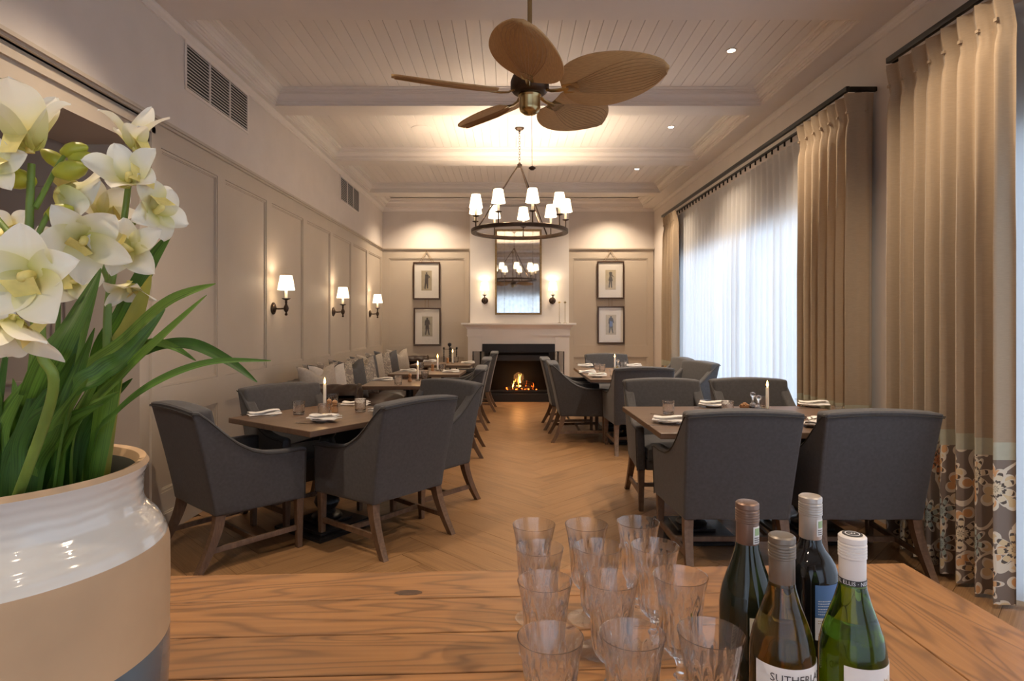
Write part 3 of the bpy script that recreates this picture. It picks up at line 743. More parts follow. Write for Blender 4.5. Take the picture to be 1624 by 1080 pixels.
# chandelier
RC, ZR = .535, 2.37
ch = thing('chandelier', 'dark bronze ring chandelier with nine lit white shades', 'chandelier', (.111, 6.6, 0))
rg = MB(); n = 72
prf = [(RC,ZR-.02),(RC,ZR+.02),(RC-.045,ZR+.02),(RC-.045,ZR-.02)]
rr = [[rg.bm.verts.new((r*cos(2*pi*i/n), r*sin(2*pi*i/n), z)) for (r,z) in prf] for i in range(n)]
for i in range(n):
    for k in range(4): rg.face([rr[i][k], rr[i][(k+1)%4], rr[(i+1)%n][(k+1)%4], rr[(i+1)%n][k]])
rg.bevel(.003,1).build('ring', M['bronze'], ch)
AZ = 3.10
for fi in (22, 140, -103):
    a = R(fi); x_, y_ = sin(a)*(RC-.02), -cos(a)*(RC-.02)
    MB().tube([(x_*.03, y_*.03, AZ), (x_, y_, ZR+.01)], .0085, 8).build('rod', M['bronze'], ch)
MB().lathe([(0,-.03),(.02,-.025),(.026,-.01),(.026,.012),(.014,.02),(.012,.03),(0,.03)], 16, (0,0,AZ)).build('hub', M['bronze'], ch)
cl_ = MB(); z = AZ+.03; k = 0
while z < ZC-.05:
    pts = [( (.009*cos(t_) if k%2 else 0), (0 if k%2 else .009*cos(t_)), z+.018+.018*sin(t_)) for t_ in [2*pi*i/10 for i in range(10)]]
    cl_.tube(pts, .0028, 5, closed=True); z += .029; k += 1
cl_.build('chain', M['bronze'], ch)
MB().lathe([(0,ZC-.05),(.01,ZC-.048),(.014,ZC-.03),(.04,ZC-.02),(.052,ZC-.004),(.052,ZC),(0,ZC)], 24).build('ceiling_rose', M['bronze'], ch)
armm = MB().lathe([(0,-.01),(.008,-.01),(.008,.03),(.0065,.04),(.0065,.125),(.03,.132),(.036,.136),(.036,.140),(.012,.14),(0,.14)], 16).mesh('candle_arm', M['bronze'])
slv = MB().lathe([(0,.14),(.0125,.14),(.0125,.235),(0,.24)], 14).mesh('candle_sleeve', M['candlesleeve'])
shm = MB(); shm.lathe([(.072,.225),(.048,.365)], 28); shm.lathe([(.0465,.365),(.0705,.225)], 28); shm = shm.mesh('lamp_shade', M['shade'], recalc=False)
blb = MB().lathe([(0,.241),(.010,.245),(.013,.265),(.008,.29),(0,.31)], 10).mesh('bulb', M['bulb'])
for k in range(9):
    a = R(14+40*k); p = (sin(a)*(RC-.022), -cos(a)*(RC-.022), ZR)
    c = inst('candle_arm', armm, ch, p)
    inst('candle_sleeve', slv, c); inst('lamp_shade', shm, c); inst('bulb', blb, c)
    lamp('bulb_light', 'POINT', (0,0,.335), E_CHAND, WARM, c, .018)

# ceiling fan
FX, FY, FZ = .1, 2.95, 2.50
fan = thing('ceiling_fan', 'ceiling fan with five broad tan palm leaf blades and a brass motor', 'fan', (FX, FY, FZ))
MB().tube([(0,0,.12),(0,0,ZC-FZ-.02)], .012, 12).build('down_rod', M['brass'], fan)
MB().lathe([(0,ZC-FZ-.09),(.02,ZC-FZ-.085),(.06,ZC-FZ-.03),(.065,ZC-FZ),(0,ZC-FZ)], 28).build('canopy', M['brass'], fan)
MB().lathe([(0,.13),(.03,.125),(.04,.10),(.085,.085),(.095,.06),(.095,.025),(.085,.01),(.07,.0),(0,.0)], 36).build('motor_housing', M['bronze'], fan)
MB().lathe([(0,.001),(.055,.001),(.058,-.01),(.054,-.018),(.052,-.022),(.052,-.07),(.047,-.085),(.03,-.098),(.01,-.102),(0,-.103)], 36).build('lower_cup', M['brass'], fan)
armb = MB()
armb.tube([(.07,0,.02),(.11,0,.0),(.15,0,-.004),(.20,0,0)], [.012,.01,.012,.014], 8, flat=.5)
armb.box(.17,.25,-.03,.03,-.004,.002)
armb = armb.mesh('blade_arm', M['brass'])
def bl(u, v, s):
    x = .17 + .50*u; wv = .172*(sin(pi*min(1, u**.8*.93+.07))**.55)
    y = wv*(2*v-1); return Vector((x, y, s*.003 + .012*(2*v-1)**2 + .02*u*u))
bm_ = MB().slab(lambda u,v: bl(u,v,1), lambda u,v: bl(u,v,-1), 26, 12)
bm_ = bm_.mesh('fan_blade', M['wicker'])
rb = MB()
for k in range(-5, 6):
    rb.tube([bl(.04+.93*i/8, .5+k*.085*min(1,(.15+i/8)), -1.6) for i in range(9)], .0016, 4)
rb = rb.mesh('blade_ribs', mat('palm rib', (.36,.21,.09), .6))
for al in (95, 23, -49, -121, 167):
    a = R(-al)     # camera side is -y
    M4 = Matrix.Rotation(a, 4, 'Z') @ Matrix.Rotation(R(-20), 4, 'X')
    o = inst('blade_arm', armb, fan); o.matrix_local = M4
    o = inst('fan_blade', bm_, fan); o.matrix_local = M4
    inst('blade_ribs', rb, o)['kind'] = 'stuff'
MB().tube([(.01,0,-.1),(.012,0,-.36)], .0016, 6).build('pull_chain', M['brass'], fan)
MB().lathe([(0,-.375),(.008,-.374),(.019,-.364),(.008,-.356),(0,-.352)], 16, (.012,0,0)).build('chain_bob', M['bronze'], fan)
# ================================================================ CURTAINS
def curtain(nm, lb, cat, x0, ya, yb, ztop, zbot, n, amp, group=None, parts=True, m=None, nv=36, seed=1, sway=0.0, tie=.12, ret=False):
    rnd = random.Random(seed); L_ = abs(yb-ya); RT = (XR-.03-x0) if ret else 0.0
    t = thing(nm, lb, cat, (x0, (ya+yb)/2, 0), 0, group); yc = (ya+yb)/2
    ph = [rnd.uniform(-.5,.5) for _ in range(n+2)]; am = [rnd.uniform(.65,1.25) for _ in range(n+2)]
    def f(u, z, off=0):
        s_ = u*(L_+RT); over = max(0.0, RT-s_); y = ya + max(0.0, s_-RT) - yc
        k = u*n; i = int(min(k, n-1e-6)); fr_ = k-i
        A = am[i]*(1-fr_)+am[i+1]*fr_; p_ = ph[i]*(1-fr_)+ph[i+1]*fr_
        h = (ztop-z)
        top = max(0.0, 1-h/.16)                       # tight pleat heading
        wv = cos(2*pi*k + p_*min(1, h/.8)*2.0)
        heading = amp*.55*(1-abs(((k) % 1)*2-1))**1.5*1.2
        x = (1-top)*amp*A*wv*(.55+.45*min(1,h/1.2)) + top*(-heading)
        pin = math.exp(-((h-.17)/.06)**2)*amp*.35*(1 if wv < 0 else .2)
        y2 = y + sin(2*pi*k*1.0+1.2)*.018*min(1,h/1.0)*(amp/.05) + sway*h
        if over > 0:
            k_ = min(1, over/.05); return Vector((x*(1-k_)+pin*(1-k_)+over, -L_/2 + (x*.35-.01)*k_ + (y2+L_/2)*(1-k_), z))
        return Vector((x+pin+off, y2, z))
    nu = n*14
    def piece(name, za, zb, m_, par, rows, off):
        L0 = L_*2.2
        g = MB(); g.grid(lambda u,v: f(u, za+(zb-za)*v, off), nu, rows, lambda u,v: (u*L0, za+(zb-za)*v)); return g.build(name, m_, par, ang=75, recalc=False)
    if parts:
        piece('drape', .80, ztop, M['curtain'], t, nv, 0); piece('hem_band', .715, .80, M['hem'], t, 4, 0); piece('floral_hem', zbot, .715, M['floral'], t, 14, 0)
        bt = MB()
        for i in range(n):
            v = f((i+.5)/n, ztop-.13); bt.box(v.x-.008, v.x+.006, v.y-.010, v.y+.010, v.z-.008, v.z+.008)
        bt.build('pleat_tack', M['curtain'], t)['kind'] = 'stuff'
    else:
        piece('voile', zbot, ztop-.06, M['sheer'], t, nv, 0); piece('heading_tape', ztop-.06, ztop, M['sheer'], t, 4, 0)
    return t
XC = 2.375
curtain('curtain', 'oatmeal pleated curtain with floral hem at the far end of the far window', 'curtain', XC, 8.55, 9.22, 2.97, .03, 5, .055, 'lined curtains', seed=3)
curtain('curtain', 'oatmeal curtain with floral hem at the camera end of the far window', 'curtain', XC, 4.17, 4.94, 2.97, .03, 8, .055, 'lined curtains', seed=5, ret=True)
curtain('curtain', 'widest oatmeal curtain with floral hem, nearest the camera at the right edge', 'curtain', XC, 2.84, 3.78, 2.97, .02, 8, .055, 'lined curtains', seed=8)
curtain('sheer_curtain', 'long white sheer curtain glowing across the far window', 'curtain', 2.495, 4.5, 9.0, 2.94, .02, 34, .032, None, parts=False, seed=11, nv=14)
curtain('sheer_curtain', 'white sheer curtain over the near window at the right edge of the photo', 'curtain', 2.50, -1.6, 3.2, 2.94, .02, 30, .034, None, parts=False, seed=12, nv=14)
o = curtain('sheer_curtain', 'white sheer curtain across the added fill window behind the camera', 'curtain', 0, -2.0, 2.35, 2.9, .02, 30, .03, None, parts=False, seed=14, nv=10)
o.rotation_euler = (0,0,R(90)); o.location = (.175, -2.12, 0)
def rail(lb, y0, y1, near_ret):
    t = thing('curtain_rail', lb, 'rail', (2.354, (y0+y1)/2, 3.0), 0, 'black curtain rails'); h = (y1-y0)/2
    MB().box(-.014,.014,-h,h,-.018,.018).bevel(.005,2).build('rail_bar', M['rail'], t)
    for s in ((-1,) if near_ret else ()) + (1,):
        MB().box(.014, XR-2.354-.001, s*h-(.014 if s>0 else -.0)-.0, s*h+(.0 if s>0 else .028), -.016, .016).bevel(.004,1).build('rail_return', M['rail'], t)
    MB().box(.10,.125,-h+.05,h-.02,-.008,.008).build('sheer_track', M['rail'], t, smooth=False)
    g = MB(); n = int(2*h/.13)
    for i in range(n): 
        y = -h+.06+(2*h-.1)*i/n; g.box(.105,.12,y-.004,y+.004,-.05,-.008)
    g.build('gliders', M['rail'], t, smooth=False)['kind'] = 'stuff'
rail('black curtain rail with a wall return over the far window', 4.164, 9.24, True)
rail('black curtain rail over the near window, top right corner', -1.6, 3.727, False)

# ================================================================ DINING CHAIR
def ztop(s):
    K = [(0,.90),(.05,.895),(.12,.835),(.2,.765),(.3,.70),(.42,.652),(.56,.625),(.75,.615),(.92,.618),(1,.612)]
    for (a, b), (c, d) in zip(K, K[1:]):
        if s <= c: 
            t_ = (s-a)/(c-a); return b+(d-b)*t_
    return .612
def arm_pt(sd, s, t_, inner):
    zt = ztop(s); z = .30+(zt-.30)*t_
    lean = .13*(1-s)**2.2*((z-.30)/.60)**1.15
    y = s*.53 - lean
    hw = (.288+.022*min(1,(z-.3)/.6)) + .036*s
    th = .075-.015*s
    return Vector((sd*(hw-(th if inner else 0)), y, z))
def make_chair(label, group):
    t = thing('dining_chair', label, 'chair', (0,0,0), 0, group)
    for sd in (-1, 1):
        m_ = MB().slab(lambda u,v: arm_pt(sd,u,v,0), lambda u,v: arm_pt(sd,u,v,1), 22, 8)
        m_.bevel(.016, 3, 55).build('arm', M['fabric'], t)
        edge = [arm_pt(sd, s, 1, 0)+Vector((sd*.001,0,-.017)) for s in [i/24 for i in range(25)]] + [arm_pt(sd,1,v,0)+Vector((sd*.001,-.012,0)) for v in (.9,.7,.5,.3,.1,0)]
        MB().tube(edge, .0032, 5).build('piping', M['piping'], t)
    def bk(u, v, inner):
        x = (2*u-1); crown = .016*(1-x*x)
        z = .30+(.585+crown+.015)*v if not inner else .34+(.545+crown+.015)*v
        hw = .283+.024*min(1,(z-.3)/.6)
        lean = .13*(max(0,z-.30)/.60)**1.15
        bow = .008*(1-x*x)
        return Vector((x*hw, (-lean-bow) if not inner else (.10-lean*.92+.006*(1-x*x)), z))
    MB().slab(lambda u,v: bk(u,v,0), lambda u,v: bk(u,v,1), 12, 10).bevel(.022, 3, 55).build('backrest', M['fabric'], t)
    MB().tube([bk(u/16,1,0)+Vector((0,-.001,-.024)) for u in range(17)], .0032, 5).build('piping', M['piping'], t)
    def st(u, v, top):
        x = 2*u-1; y = 2*v-1; e = (1-x**6)*(1-y**6)
        return Vector((x*.246, .30+y*.232, (.455+.035*e**.5) if top else .37))
    MB().slab(lambda u,v: st(u,v,1), lambda u,v: st(u,v,0), 12, 12).bevel(.012,2,60).build('seat', M['fabric'], t)
    MB().box(-.26,.26,.03,.515,.30,.372).bevel(.008,2).build('seat_rail', M['fabric'], t)
    for sd in (-1, 1):
        w0, w1 = .023, .016; X, Y = sd*.292, .498
        MB().hexa([(X-w1,Y-w1,0),(X+w1,Y-w1,0),(X+w1,Y+w1,0),(X-w1,Y+w1,0),(X-w0,Y-w0,.302),(X+w0,Y-w0,.302),(X+w0,Y+w0,.302),(X-w0,Y+w0,.302)]).bevel(.003,1).build('leg', M['leg'], t, smooth=False)
        g = MB(); prev = None
        for k in range(7):
            q = k/6; z = .302*(1-q); yy = .035 - .125*q**1.5; xx = sd*(.258+.022*q); w_ = .025-.007*q
            ring = [g.bm.verts.new(p) for p in ((xx-w_,yy-w_*1.1,z),(xx+w_,yy-w_*1.1,z),(xx+w_,yy+w_*1.1,z),(xx-w_,yy+w_*1.1,z))]
            if prev: 
                for i in range(4): g.face([prev[i], prev[(i+1)%4], ring[(i+1)%4], ring[i]])
            else: g.face(ring)
            prev = ring
        g.face(prev); g.build('leg', M['leg'], t, smooth=False)
        MB().hexa([(sd*.272-.009,-.03,.10),(sd*.272+.009,-.03,.10),(sd*.292+.009,.49,.11),(sd*.292-.009,.49,.11),(sd*.268-.009,-.02,.13),(sd*.268+.009,-.02,.13),(sd*.292+.009,.49,.14),(sd*.292-.009,.49,.14)]).build('stretcher', M['leg'], t, smooth=False)
    MB().box(-.283,.283,.22,.24,.106,.134).build('stretcher', M['leg'], t, smooth=False)
    return t
GCH = 'charcoal dining chairs'
chairs = [
 ((-1.838,3.486), 49, 'charcoal dining chair at the left table nearest the vase, seen from behind'),
 ((-.62,3.73), 141.7, 'charcoal dining chair at the left table, nearest the goblets, back to the aisle'),
 ((-1.666,4.469), 321, 'charcoal dining chair at the left table against the panelled wall, facing the camera'),
 ((-.52,4.77), 230, 'charcoal dining chair at the far side of the left table, mostly hidden'),
 ((-.37,6.33), 180, 'charcoal dining chair on the aisle side of the nearest banquette table'),
 ((-.37,7.87), 180, 'charcoal dining chair on the aisle side of the middle banquette table'),
 ((-.31,9.43), 180, 'charcoal dining chair on the aisle side of the farthest banquette table'),
 ((1.235,3.25), 90, 'charcoal dining chair seen from behind at the right table, left of the pair'),
 ((1.96,3.25), 90, 'charcoal dining chair seen from behind at the right table, beside the floral curtain'),
 ((1.25,4.86), 270, 'charcoal dining chair facing the camera across the right table, the left one'),
 ((1.98,4.90), 270, 'charcoal dining chair facing the camera across the right table behind the candle'),
 ((.58,7.11), 0, 'charcoal dining chair, nearer of two on the aisle side of the far table'),
 ((.54,7.90), 0, 'charcoal dining chair, farther of two on the aisle side of the far table'),
 ((1.38,6.24), 90, 'charcoal dining chair at the near end of the far right table, back to the camera'),
 ((1.42,8.74), 270, 'charcoal dining chair at the far end of the far right table, facing the camera'),
 ((2.19,7.08), 197, 'charcoal dining chair turned slightly beside the sheer curtain, the nearer of two'),
 ((2.19,7.82), 183, 'charcoal dining chair beside the sheer curtain, the farther of two'),
]
c0 = make_chair(chairs[0][2], GCH)
for i, ((x, y), d, lb) in enumerate(chairs):
    if i: dup(c0, (x, y, 0), R(d-90), lb)
c0.location = (chairs[0][0][0], chairs[0][0][1], 0); c0.rotation_euler = (0,0,R(chairs[0][1]-90))

# ================================================================ TABLES
def table(lb, cx, cy, W, D, rz, peds, group='brown topped dining tables', kind='turned'):
    t = thing('dining_table', lb, 'table', (cx, cy, 0), rz, group)
    MB().box(-W/2, W/2, -D/2, D/2, .715, .75).bevel(.003, 1).build('tabletop', M['table'], t, smooth=False)
    for (px_, py_) in peds:
        if kind == 'turned':
            p = MB().lathe([(0,.06),(.095,.06),(.10,.075),(.09,.09),(.06,.10),(.05,.12),(.07,.14),(.085,.17),(.075,.21),(.05,.235),(.045,.25),(.055,.27),(.048,.30),(.05,.45),(.058,.56),(.045,.60),(.06,.62),(.05,.64),(.04,.66),(.055,.69),(0,.69)], 24, (px_,py_,0)).build('pedestal', M['blackpaint'], t)
        else:
            p = MB().lathe([(0,.03),(.038,.03),(.038,.69),(0,.69)], 20, (px_,py_,0)).build('pedestal', M['blackpaint'], t)
        MB().box(px_-.24,px_+.24,py_-.24,py_+.24,0,.022).box(px_-.20,px_+.20,py_-.20,py_+.20,.022,.045).box(px_-.12,px_+.12,py_-.12,py_+.12,.045,.062).bevel(.004,1).build('base_plate', M['blackpaint'], t, smooth=False)
        MB().box(px_-.20,px_+.20,py_-.03,py_+.03,.69,.714).box(px_-.03,px_+.03,py_-.20,py_+.20,.69,.714).build('top_bracket', M['blackpaint'], t, smooth=False)
    return t
u_ = Vector((cos(R(54.7)), sin(R(54.7)))); v_ = Vector((-u_.y, u_.x)); n0 = Vector((-1.141, 3.43))
cT = n0 + u_*.45 + v_*.43
table('square brown wood table set for four, left foreground beside the vase', cT.x, cT.y, .90, .86, R(54.7), [(0,0)])
table('long brown wood table with lit candle, right foreground', 1.57, 3.925, 1.45, 1.06, R(.8), [(-.38,0),(.38,0)])
table('brown wood table nearest the camera in front of the leather banquette', -1.03, 6.18, .86, .68, 0, [(0,0)], kind='plain')
table('brown wood table in the middle of the row at the leather banquette', -1.01, 7.48, .86, .66, R(-3), [(0,0)], kind='plain')
table('brown wood table at the far end of the leather banquette', -.99, 8.98, .88, .68, R(-3), [(0,0)], kind='plain')
table('long brown wood table set for six in the far right corner', 1.37, 7.36, .98, 1.64, 0, [(0,-.4),(0,.4)])

# ================================================================ BANQUETTE
bq = thing('leather_banquette', 'long dark brown buttoned leather banquette with rolled arms along the left wall', 'sofa', (-1.78, 7.7, 0))
Y0, Y1 = -2.42, 2.35
MB().box(-.44,.42,Y0+.1,Y1-.1,.06,.30).bevel(.02,2).build('base', M['leather'], bq)
nS = 4; sw = (Y1-Y0-.44)/nS
for i in range(nS):
    a = Y0+.22+sw*i
    def sf(u, v, top, a=a):
        x = 2*u-1; y = 2*v-1; e = ((1-x**4)*(1-y**8))
        return Vector((-.22+.66*u, a+.004+(sw-.008)*v, .43+.05*e**.5 if top else .30))
    MB().slab(lambda u,v: sf(u,v,1), lambda u,v: sf(u,v,0), 10, 14).bevel(.02,2,60).build('seat_cushion', M['leather'], bq)
def dimple(u, v, nu_, nv_):
    a = u*nu_; b = v*nv_; d = 1e9
    for i in (math.floor(a), math.floor(a)+1):
        for j in (math.floor(b), math.floor(b)+1):
            for (ox, oy) in ((0,0),(.5,.5)):
                d = min(d, (a-i-ox)**2+((b-j-oy)*.8)**2)
    return math.exp(-d/.02)
def bkf(u, v):     # back front surface, rolled top
    a = v; ang = a
    y = Y0+.1+(Y1-Y0-.2)*u
    if v < .6: x, z = -.20-.03*v, .40+.42*v/.6*.72
    else:
        q = (v-.6)/.4*pi*1.15; x = -.318+.10*cos(q); z = .70+.11*sin(q)
    dd = dimple(u, v, 26, 3)*.022 if v < .85 else 0
    return Vector((x-dd, y, z))
g = MB(); g.grid(bkf, 240, 26); g.build('back', M['leather'], bq, ang=80)
MB().box(-.46,-.24,Y0+.12,Y1-.12,.30,.76).build('back_frame', M['leather'], bq, smooth=False)
for (ya, yb, sgn) in ((Y0, Y0+.24, -1), (Y1-.24, Y1, 1)):
    yc = (ya+yb)/2
    def af(u, v, yc=yc):   # u along x, v round the roll
        x = -.44+.86*u; q = -pi*.42+v*pi*1.84
        r = .128*(1-.0*u); dd = dimple(u, v, 6, 4)*.016
        yy = yc+(r-dd)*sin(q); z = .70+(r*.92-dd)*cos(q) 
        return Vector((x, yc+(r-dd)*cos(pi/2-q+0)*1.0, .70+(r*.92-dd)*cos(q)))
    g = MB(); g.grid(af, 40, 40)
    g.box(-.44,.42,yc-.085,yc+.085,.06,.70); arm = g.build('arm', M['leather'], bq, ang=70)
    sc = MB(); sc.lathe([(0,.0),(.06,.004),(.10,.008),(.122,.0),(.126,-.012),(0,-.014)], 32, M=Matrix.Rotation(R(90),4,'Y'))
    sc.build('scroll_face', M['leather'], arm, loc=(.428, yc, .70))
    st_ = MB()
    for k in range(16):
        q = 2*pi*k/16; st_.lathe([(0,.004),(.006,.002),(.007,0)], 6, (0, .112*cos(q), .112*sin(q)), M=Matrix.Rotation(R(90),4,'Y'))
    st_.build('stud', M['brass'], arm, loc=(.434, yc, .70))['kind'] = 'stuff'
for x_ in (-.38, .36):
    for y_ in (Y0+.15, -.1, Y1-.15): MB().lathe([(0,0),(.022,0),(.035,.03),(.03,.06),(0,.06)], 12, (x_,y_,0)).build('foot', M['frame'], bq)

# cushions
M['cu_grey'] = mat('dark grey cushion cloth', (.095,.095,.10), .95, var=.1, vscale=60, bmp=.2, bscale=500)
M['cu_lin'] = mat('pale linen cushion cloth', (.42,.37,.31), .95, var=.08, vscale=50, bmp=.2, bscale=500)
M['cu_ivory'] = mat('ivory cushion cloth', (.55,.51,.46), .95, var=.05, vscale=50)
m, nt, b, out = nodes('damask cushion cloth'); v = coords(nt, (10,10,10), rnd=True)
nz = N(nt, 'ShaderNodeTexNoise', i_Scale=1.0, i_Detail=1.5, i_Distortion=1.2); L(nt, v, nz.inputs['Vector'])
sg = math_(nt, 'SINE', math_(nt, 'MULTIPLY', nz.outputs[0], 34))
L(nt, ramp(nt, sg, [(.3,(.24,.21,.185)),(.7,(.44,.385,.31))]), b.inputs['Base Color']); b.inputs['Roughness'].default_value = .85; M['cu_pat'] = m
def cushion_mesh(mt, size=.46, th=.085, seed=0):
    r = random.Random(seed)
    def f(u, v, s):
        x = 2*u-1; y = 2*v-1
        cx = x*(1-.10*(1-y*y)*abs(x)**2); cy = y*(1-.10*(1-x*x)*abs(y)**2)
        t_ = th*(max(0,(1-abs(x)**2.2)*(1-abs(y)**2.6)))**.55
        chop = -.10*math.exp(-(x/.33)**2)*max(0,y)**2
        return Vector((cx*size/2, s*t_ + .006*sin(5*x+r.random()*.3)*(1-x*x), cy*size/2 + chop))
    g = MB().slab(lambda u,v: f(u,v,1), lambda u,v: f(u,v,-1), 18, 18); return g
cus = [
 ('cu_lin', 5.76, .03, 46, 'pale linen cushion behind the near banquette arm, mostly hidden'),
 ('cu_ivory', 5.93, .08, 46, 'ivory cushion with dark piping standing just behind the near banquette arm'),
 ('cu_pat', 6.12, -.04, 46, 'patterned cushion half hidden behind the ivory piped cushion'),
 ('cu_pat', 6.34, .04, 42, 'gold and grey patterned cushion left of the first dark grey cushion'),
 ('cu_grey', 6.68, .10, 48, 'dark grey cushion nearest the camera on the banquette'),
 ('cu_pat', 6.90, -.02, 46, 'patterned cushion peeking over the nearest dark grey cushion'),
 ('cu_pat', 7.12, .12, 48, 'patterned cushion between the first and second dark grey cushions'),
 ('cu_grey', 7.42, .08, 48, 'dark grey cushion in the middle of the row on the banquette'),
 ('cu_lin', 7.82, .06, 44, 'pale linen cushion directly behind the middle dark grey cushion'),
 ('cu_pat', 8.30, .06, 44, 'patterned cushion left of the farthest dark grey cushion'),
 ('cu_grey', 8.75, .08, 44, 'dark grey cushion farthest along the banquette'),
 ('cu_lin', 9.22, .16, 46, 'pale linen cushion at the far end of the banquette'),
]
cm_ = {k: cushion_mesh(k, seed=i).mesh('cushion', M[k], ang=80) for i, k in enumerate(('cu_grey','cu_lin','cu_ivory','cu_pat'))}
pip = []
for k in range(48):
    q = k/48*4; s_ = int(q); f_ = q-s_; x, y = [(2*f_-1,-1),(1,2*f_-1),(1-2*f_,1),(-1,1-2*f_)][s_]
    cx = x*(1-.10*(1-y*y)*abs(x)**2); cy = y*(1-.10*(1-x*x)*abs(y)**2)
    pip.append((cx*.232, 0, cy*.232-.10*math.exp(-(x/.33)**2)*max(0,y)**2))
for (k, Y, dx, rz, lb) in cus:
    o = inst('cushion', cm_[k], None, (-1.86+dx, Y, .735), (R(-13), 0, R(90+rz-90+18)))
    # local +y faces wall, tilt back
    o.rotation_euler = (Matrix.Rotation(R(rz+12), 3, 'Z') @ Matrix.Rotation(R(-12), 3, 'X')).to_euler()
    tag(o, lb, 'cushion', 'banquette cushions')
    if k == 'cu_ivory': MB().tube(pip, .004, 6, closed=True).build('piping', M['piping'], o)

# ================================================================ TABLEWARE
tum = MB()
def cut(a, r, z):
    if z < .02 or z > .078: return 1
    s = abs(sin(6*a+ (z*140))) * abs(sin(6*a-(z*140)))
    return 1-.045*s
tum.lathe([(0,0),(.034,0),(.037,.003)]+[(.037+.003*k/14, .006+.074*k/14) for k in range(15)]+[(.0405,.086),(.0405,.090),(.0385,.0905),(.0375,.086),(.034,.02),(.030,.012),(0,.012)], 48, mod=lambda a,r,z: cut(a,r,z) if r > .0365 and z < .082 else 1)
tum = tum.mesh('cut_tumbler', M['tumbler'], ang=20)
def tumbler(px, py, lb, z=.75, rz=0):
    x, y = T(px, py, z); o = inst('tumbler', tum, None, (x, y, z), (0,0,rz)); tag(o, lb, 'glass', 'cut crystal tumblers'); return o
def candle(px, py, lb, h=.165):
    x, y = T(px, py); t = thing('candle', lb, 'candle', (x, y, .75), 0, 'lit table candles')
    MB().lathe([(0,0),(.024,0),(.026,.006),(.014,.012),(.0135,.022),(0,.022)], 20).build('candle_holder', M['tumbler'], t)
    MB().lathe([(0,.012),(.0115,.012),(.0105,h-.006),(.008,h),(.003,h-.004),(0,h-.004)], 16).build('wax_stick', M['wax'], t)
    MB().tube([(0,0,h-.005),(.001,0,h+.006)], .001, 5).build('wick', M['dark'], t)
    MB().lathe([(0,h+.002),(.0055,h+.008),(.0078,h+.016),(.006,h+.028),(.0025,h+.042),(0,h+.050)], 12).build('flame', M['flame'], t)
    lamp('flame_light', 'POINT', (0,0,h+.055), E_CANDLE, (1,.6,.28), t, .01)
def mill(px, py, lb, h=.085):
    x, y = T(px, py); k = h/.085
    o = MB().lathe([(0,0),(.019*k,0),(.021*k,.004),(.019*k,.012*k),(.020*k,.02*k),(.016*k,.034*k),(.014*k,.046*k),(.019*k,.052*k),(.019*k,.056*k),(.015*k,.058*k),(.020*k,.066*k),(.018*k,.078*k),(.008*k,h),(0,h)], 20).build('mill_body', M['mill'], None)
    t = thing('pepper_mill', lb, 'mill', (x, y, .75), 0, 'turned wooden mills'); o.parent = t
    MB().lathe([(0,h-.002),(.005,h),(.006,h+.006),(0,h+.01)], 10).build('knob', M['steel'], t)
nk = MB()
def nkf(k, off, w_, l_):
    def f(u, v, s):
        x = (2*u-1)*l_; y = (2*v-1)*w_ + off + .010*sin(6*u+k)
        z = .004+.009*k + .006*sin(5*u+2*k) *(k>0) + .004*(1-(2*v-1)**2) + (.004 if s > 0 else -.003)
        return Vector((x, y, z))
    return f
for k, (off, w_, l_) in enumerate(((0,.044,.105),(.006,.036,.10),(-.008,.026,.095))):
    f = nkf(k, off, w_, l_); nk.slab(lambda u,v: f(u,v,1), lambda u,v: f(u,v,-1), 16, 5)
nk.bevel(.0015, 1, 60)
nk = nk.mesh('folded_napkin', M['napkin'], ang=60)
pl = MB().lathe([(0,.004),(.035,.004),(.037,0),(.042,0),(.046,.004),(.062,.009),(.078,.015),(.079,.018),(.062,.0125),(.044,.008),(0,.007)], 40).mesh('side_plate', M['china'])
kn = MB()
kn.prism([(x*.001, y*.001, .001) for x, y in ((-105,-3),(-100,-5),(-15,-4),(-10,-8),(80,-8),(98,-4),(104,4),(98,7),(-12,6),(-20,4),(-100,5),(-105,3))], (0,0,.0025))
kn = kn.mesh('table_knife', M['steel'], False)
fk = MB()
fk.prism([(x*.001, y*.001, .001) for x, y in ((-95,-4),(-90,-5.5),(10,-2.5),(35,-3),(48,-10),(60,-12),(95,-11),(95,-8.5),(62,-8),(62,-4.5),(95,-4),(95,-1.5),(62,-1.2),(62,1.2),(95,1.5),(95,4),(62,4.5),(62,8),(95,8.5),(95,11),(60,12),(48,10),(35,3),(10,2.5),(-90,5.5),(-95,4))], (0,0,.002))
fk = fk.mesh('table_fork', M['steel'], False)
def setting(px, py, rz, desc, plate=True, cutlery=True, z=.75):
    x, y = T(px, py, z); zz = z
    if plate: 
        tag(inst('side_plate', pl, None, (x, y, z)), 'white side plate '+desc, 'plate', 'side plates'); zz = z+.016
    c_, s_ = cos(rz), sin(rz)
    tag(inst('napkin', nk, None, (x+.01*c_, y+.01*s_, zz+.001), (0,0,rz)), 'folded white napkin '+desc, 'napkin', 'folded napkins')
    if cutlery:
        a = rz+R(8)
        tag(inst('table_fork', fk, None, (x-.02*c_+.105*s_, y-.02*s_-.105*c_, z+.0005), (0,0,a)), 'steel fork by the napkin '+desc, 'fork', 'forks')
        if plate: tag(inst('table_knife', kn, None, (x-.01*c_+.005*s_, y-.01*s_, zz+.030), (0,0,rz+R(-18))), 'steel knife on the napkin '+desc, 'knife', 'knives')
        else: tag(inst('table_knife', kn, None, (x-.02*c_-.085*s_, y-.02*s_+.085*c_, z+.0005), (0,0,rz)), 'steel knife beside the napkin '+desc, 'knife', 'knives')
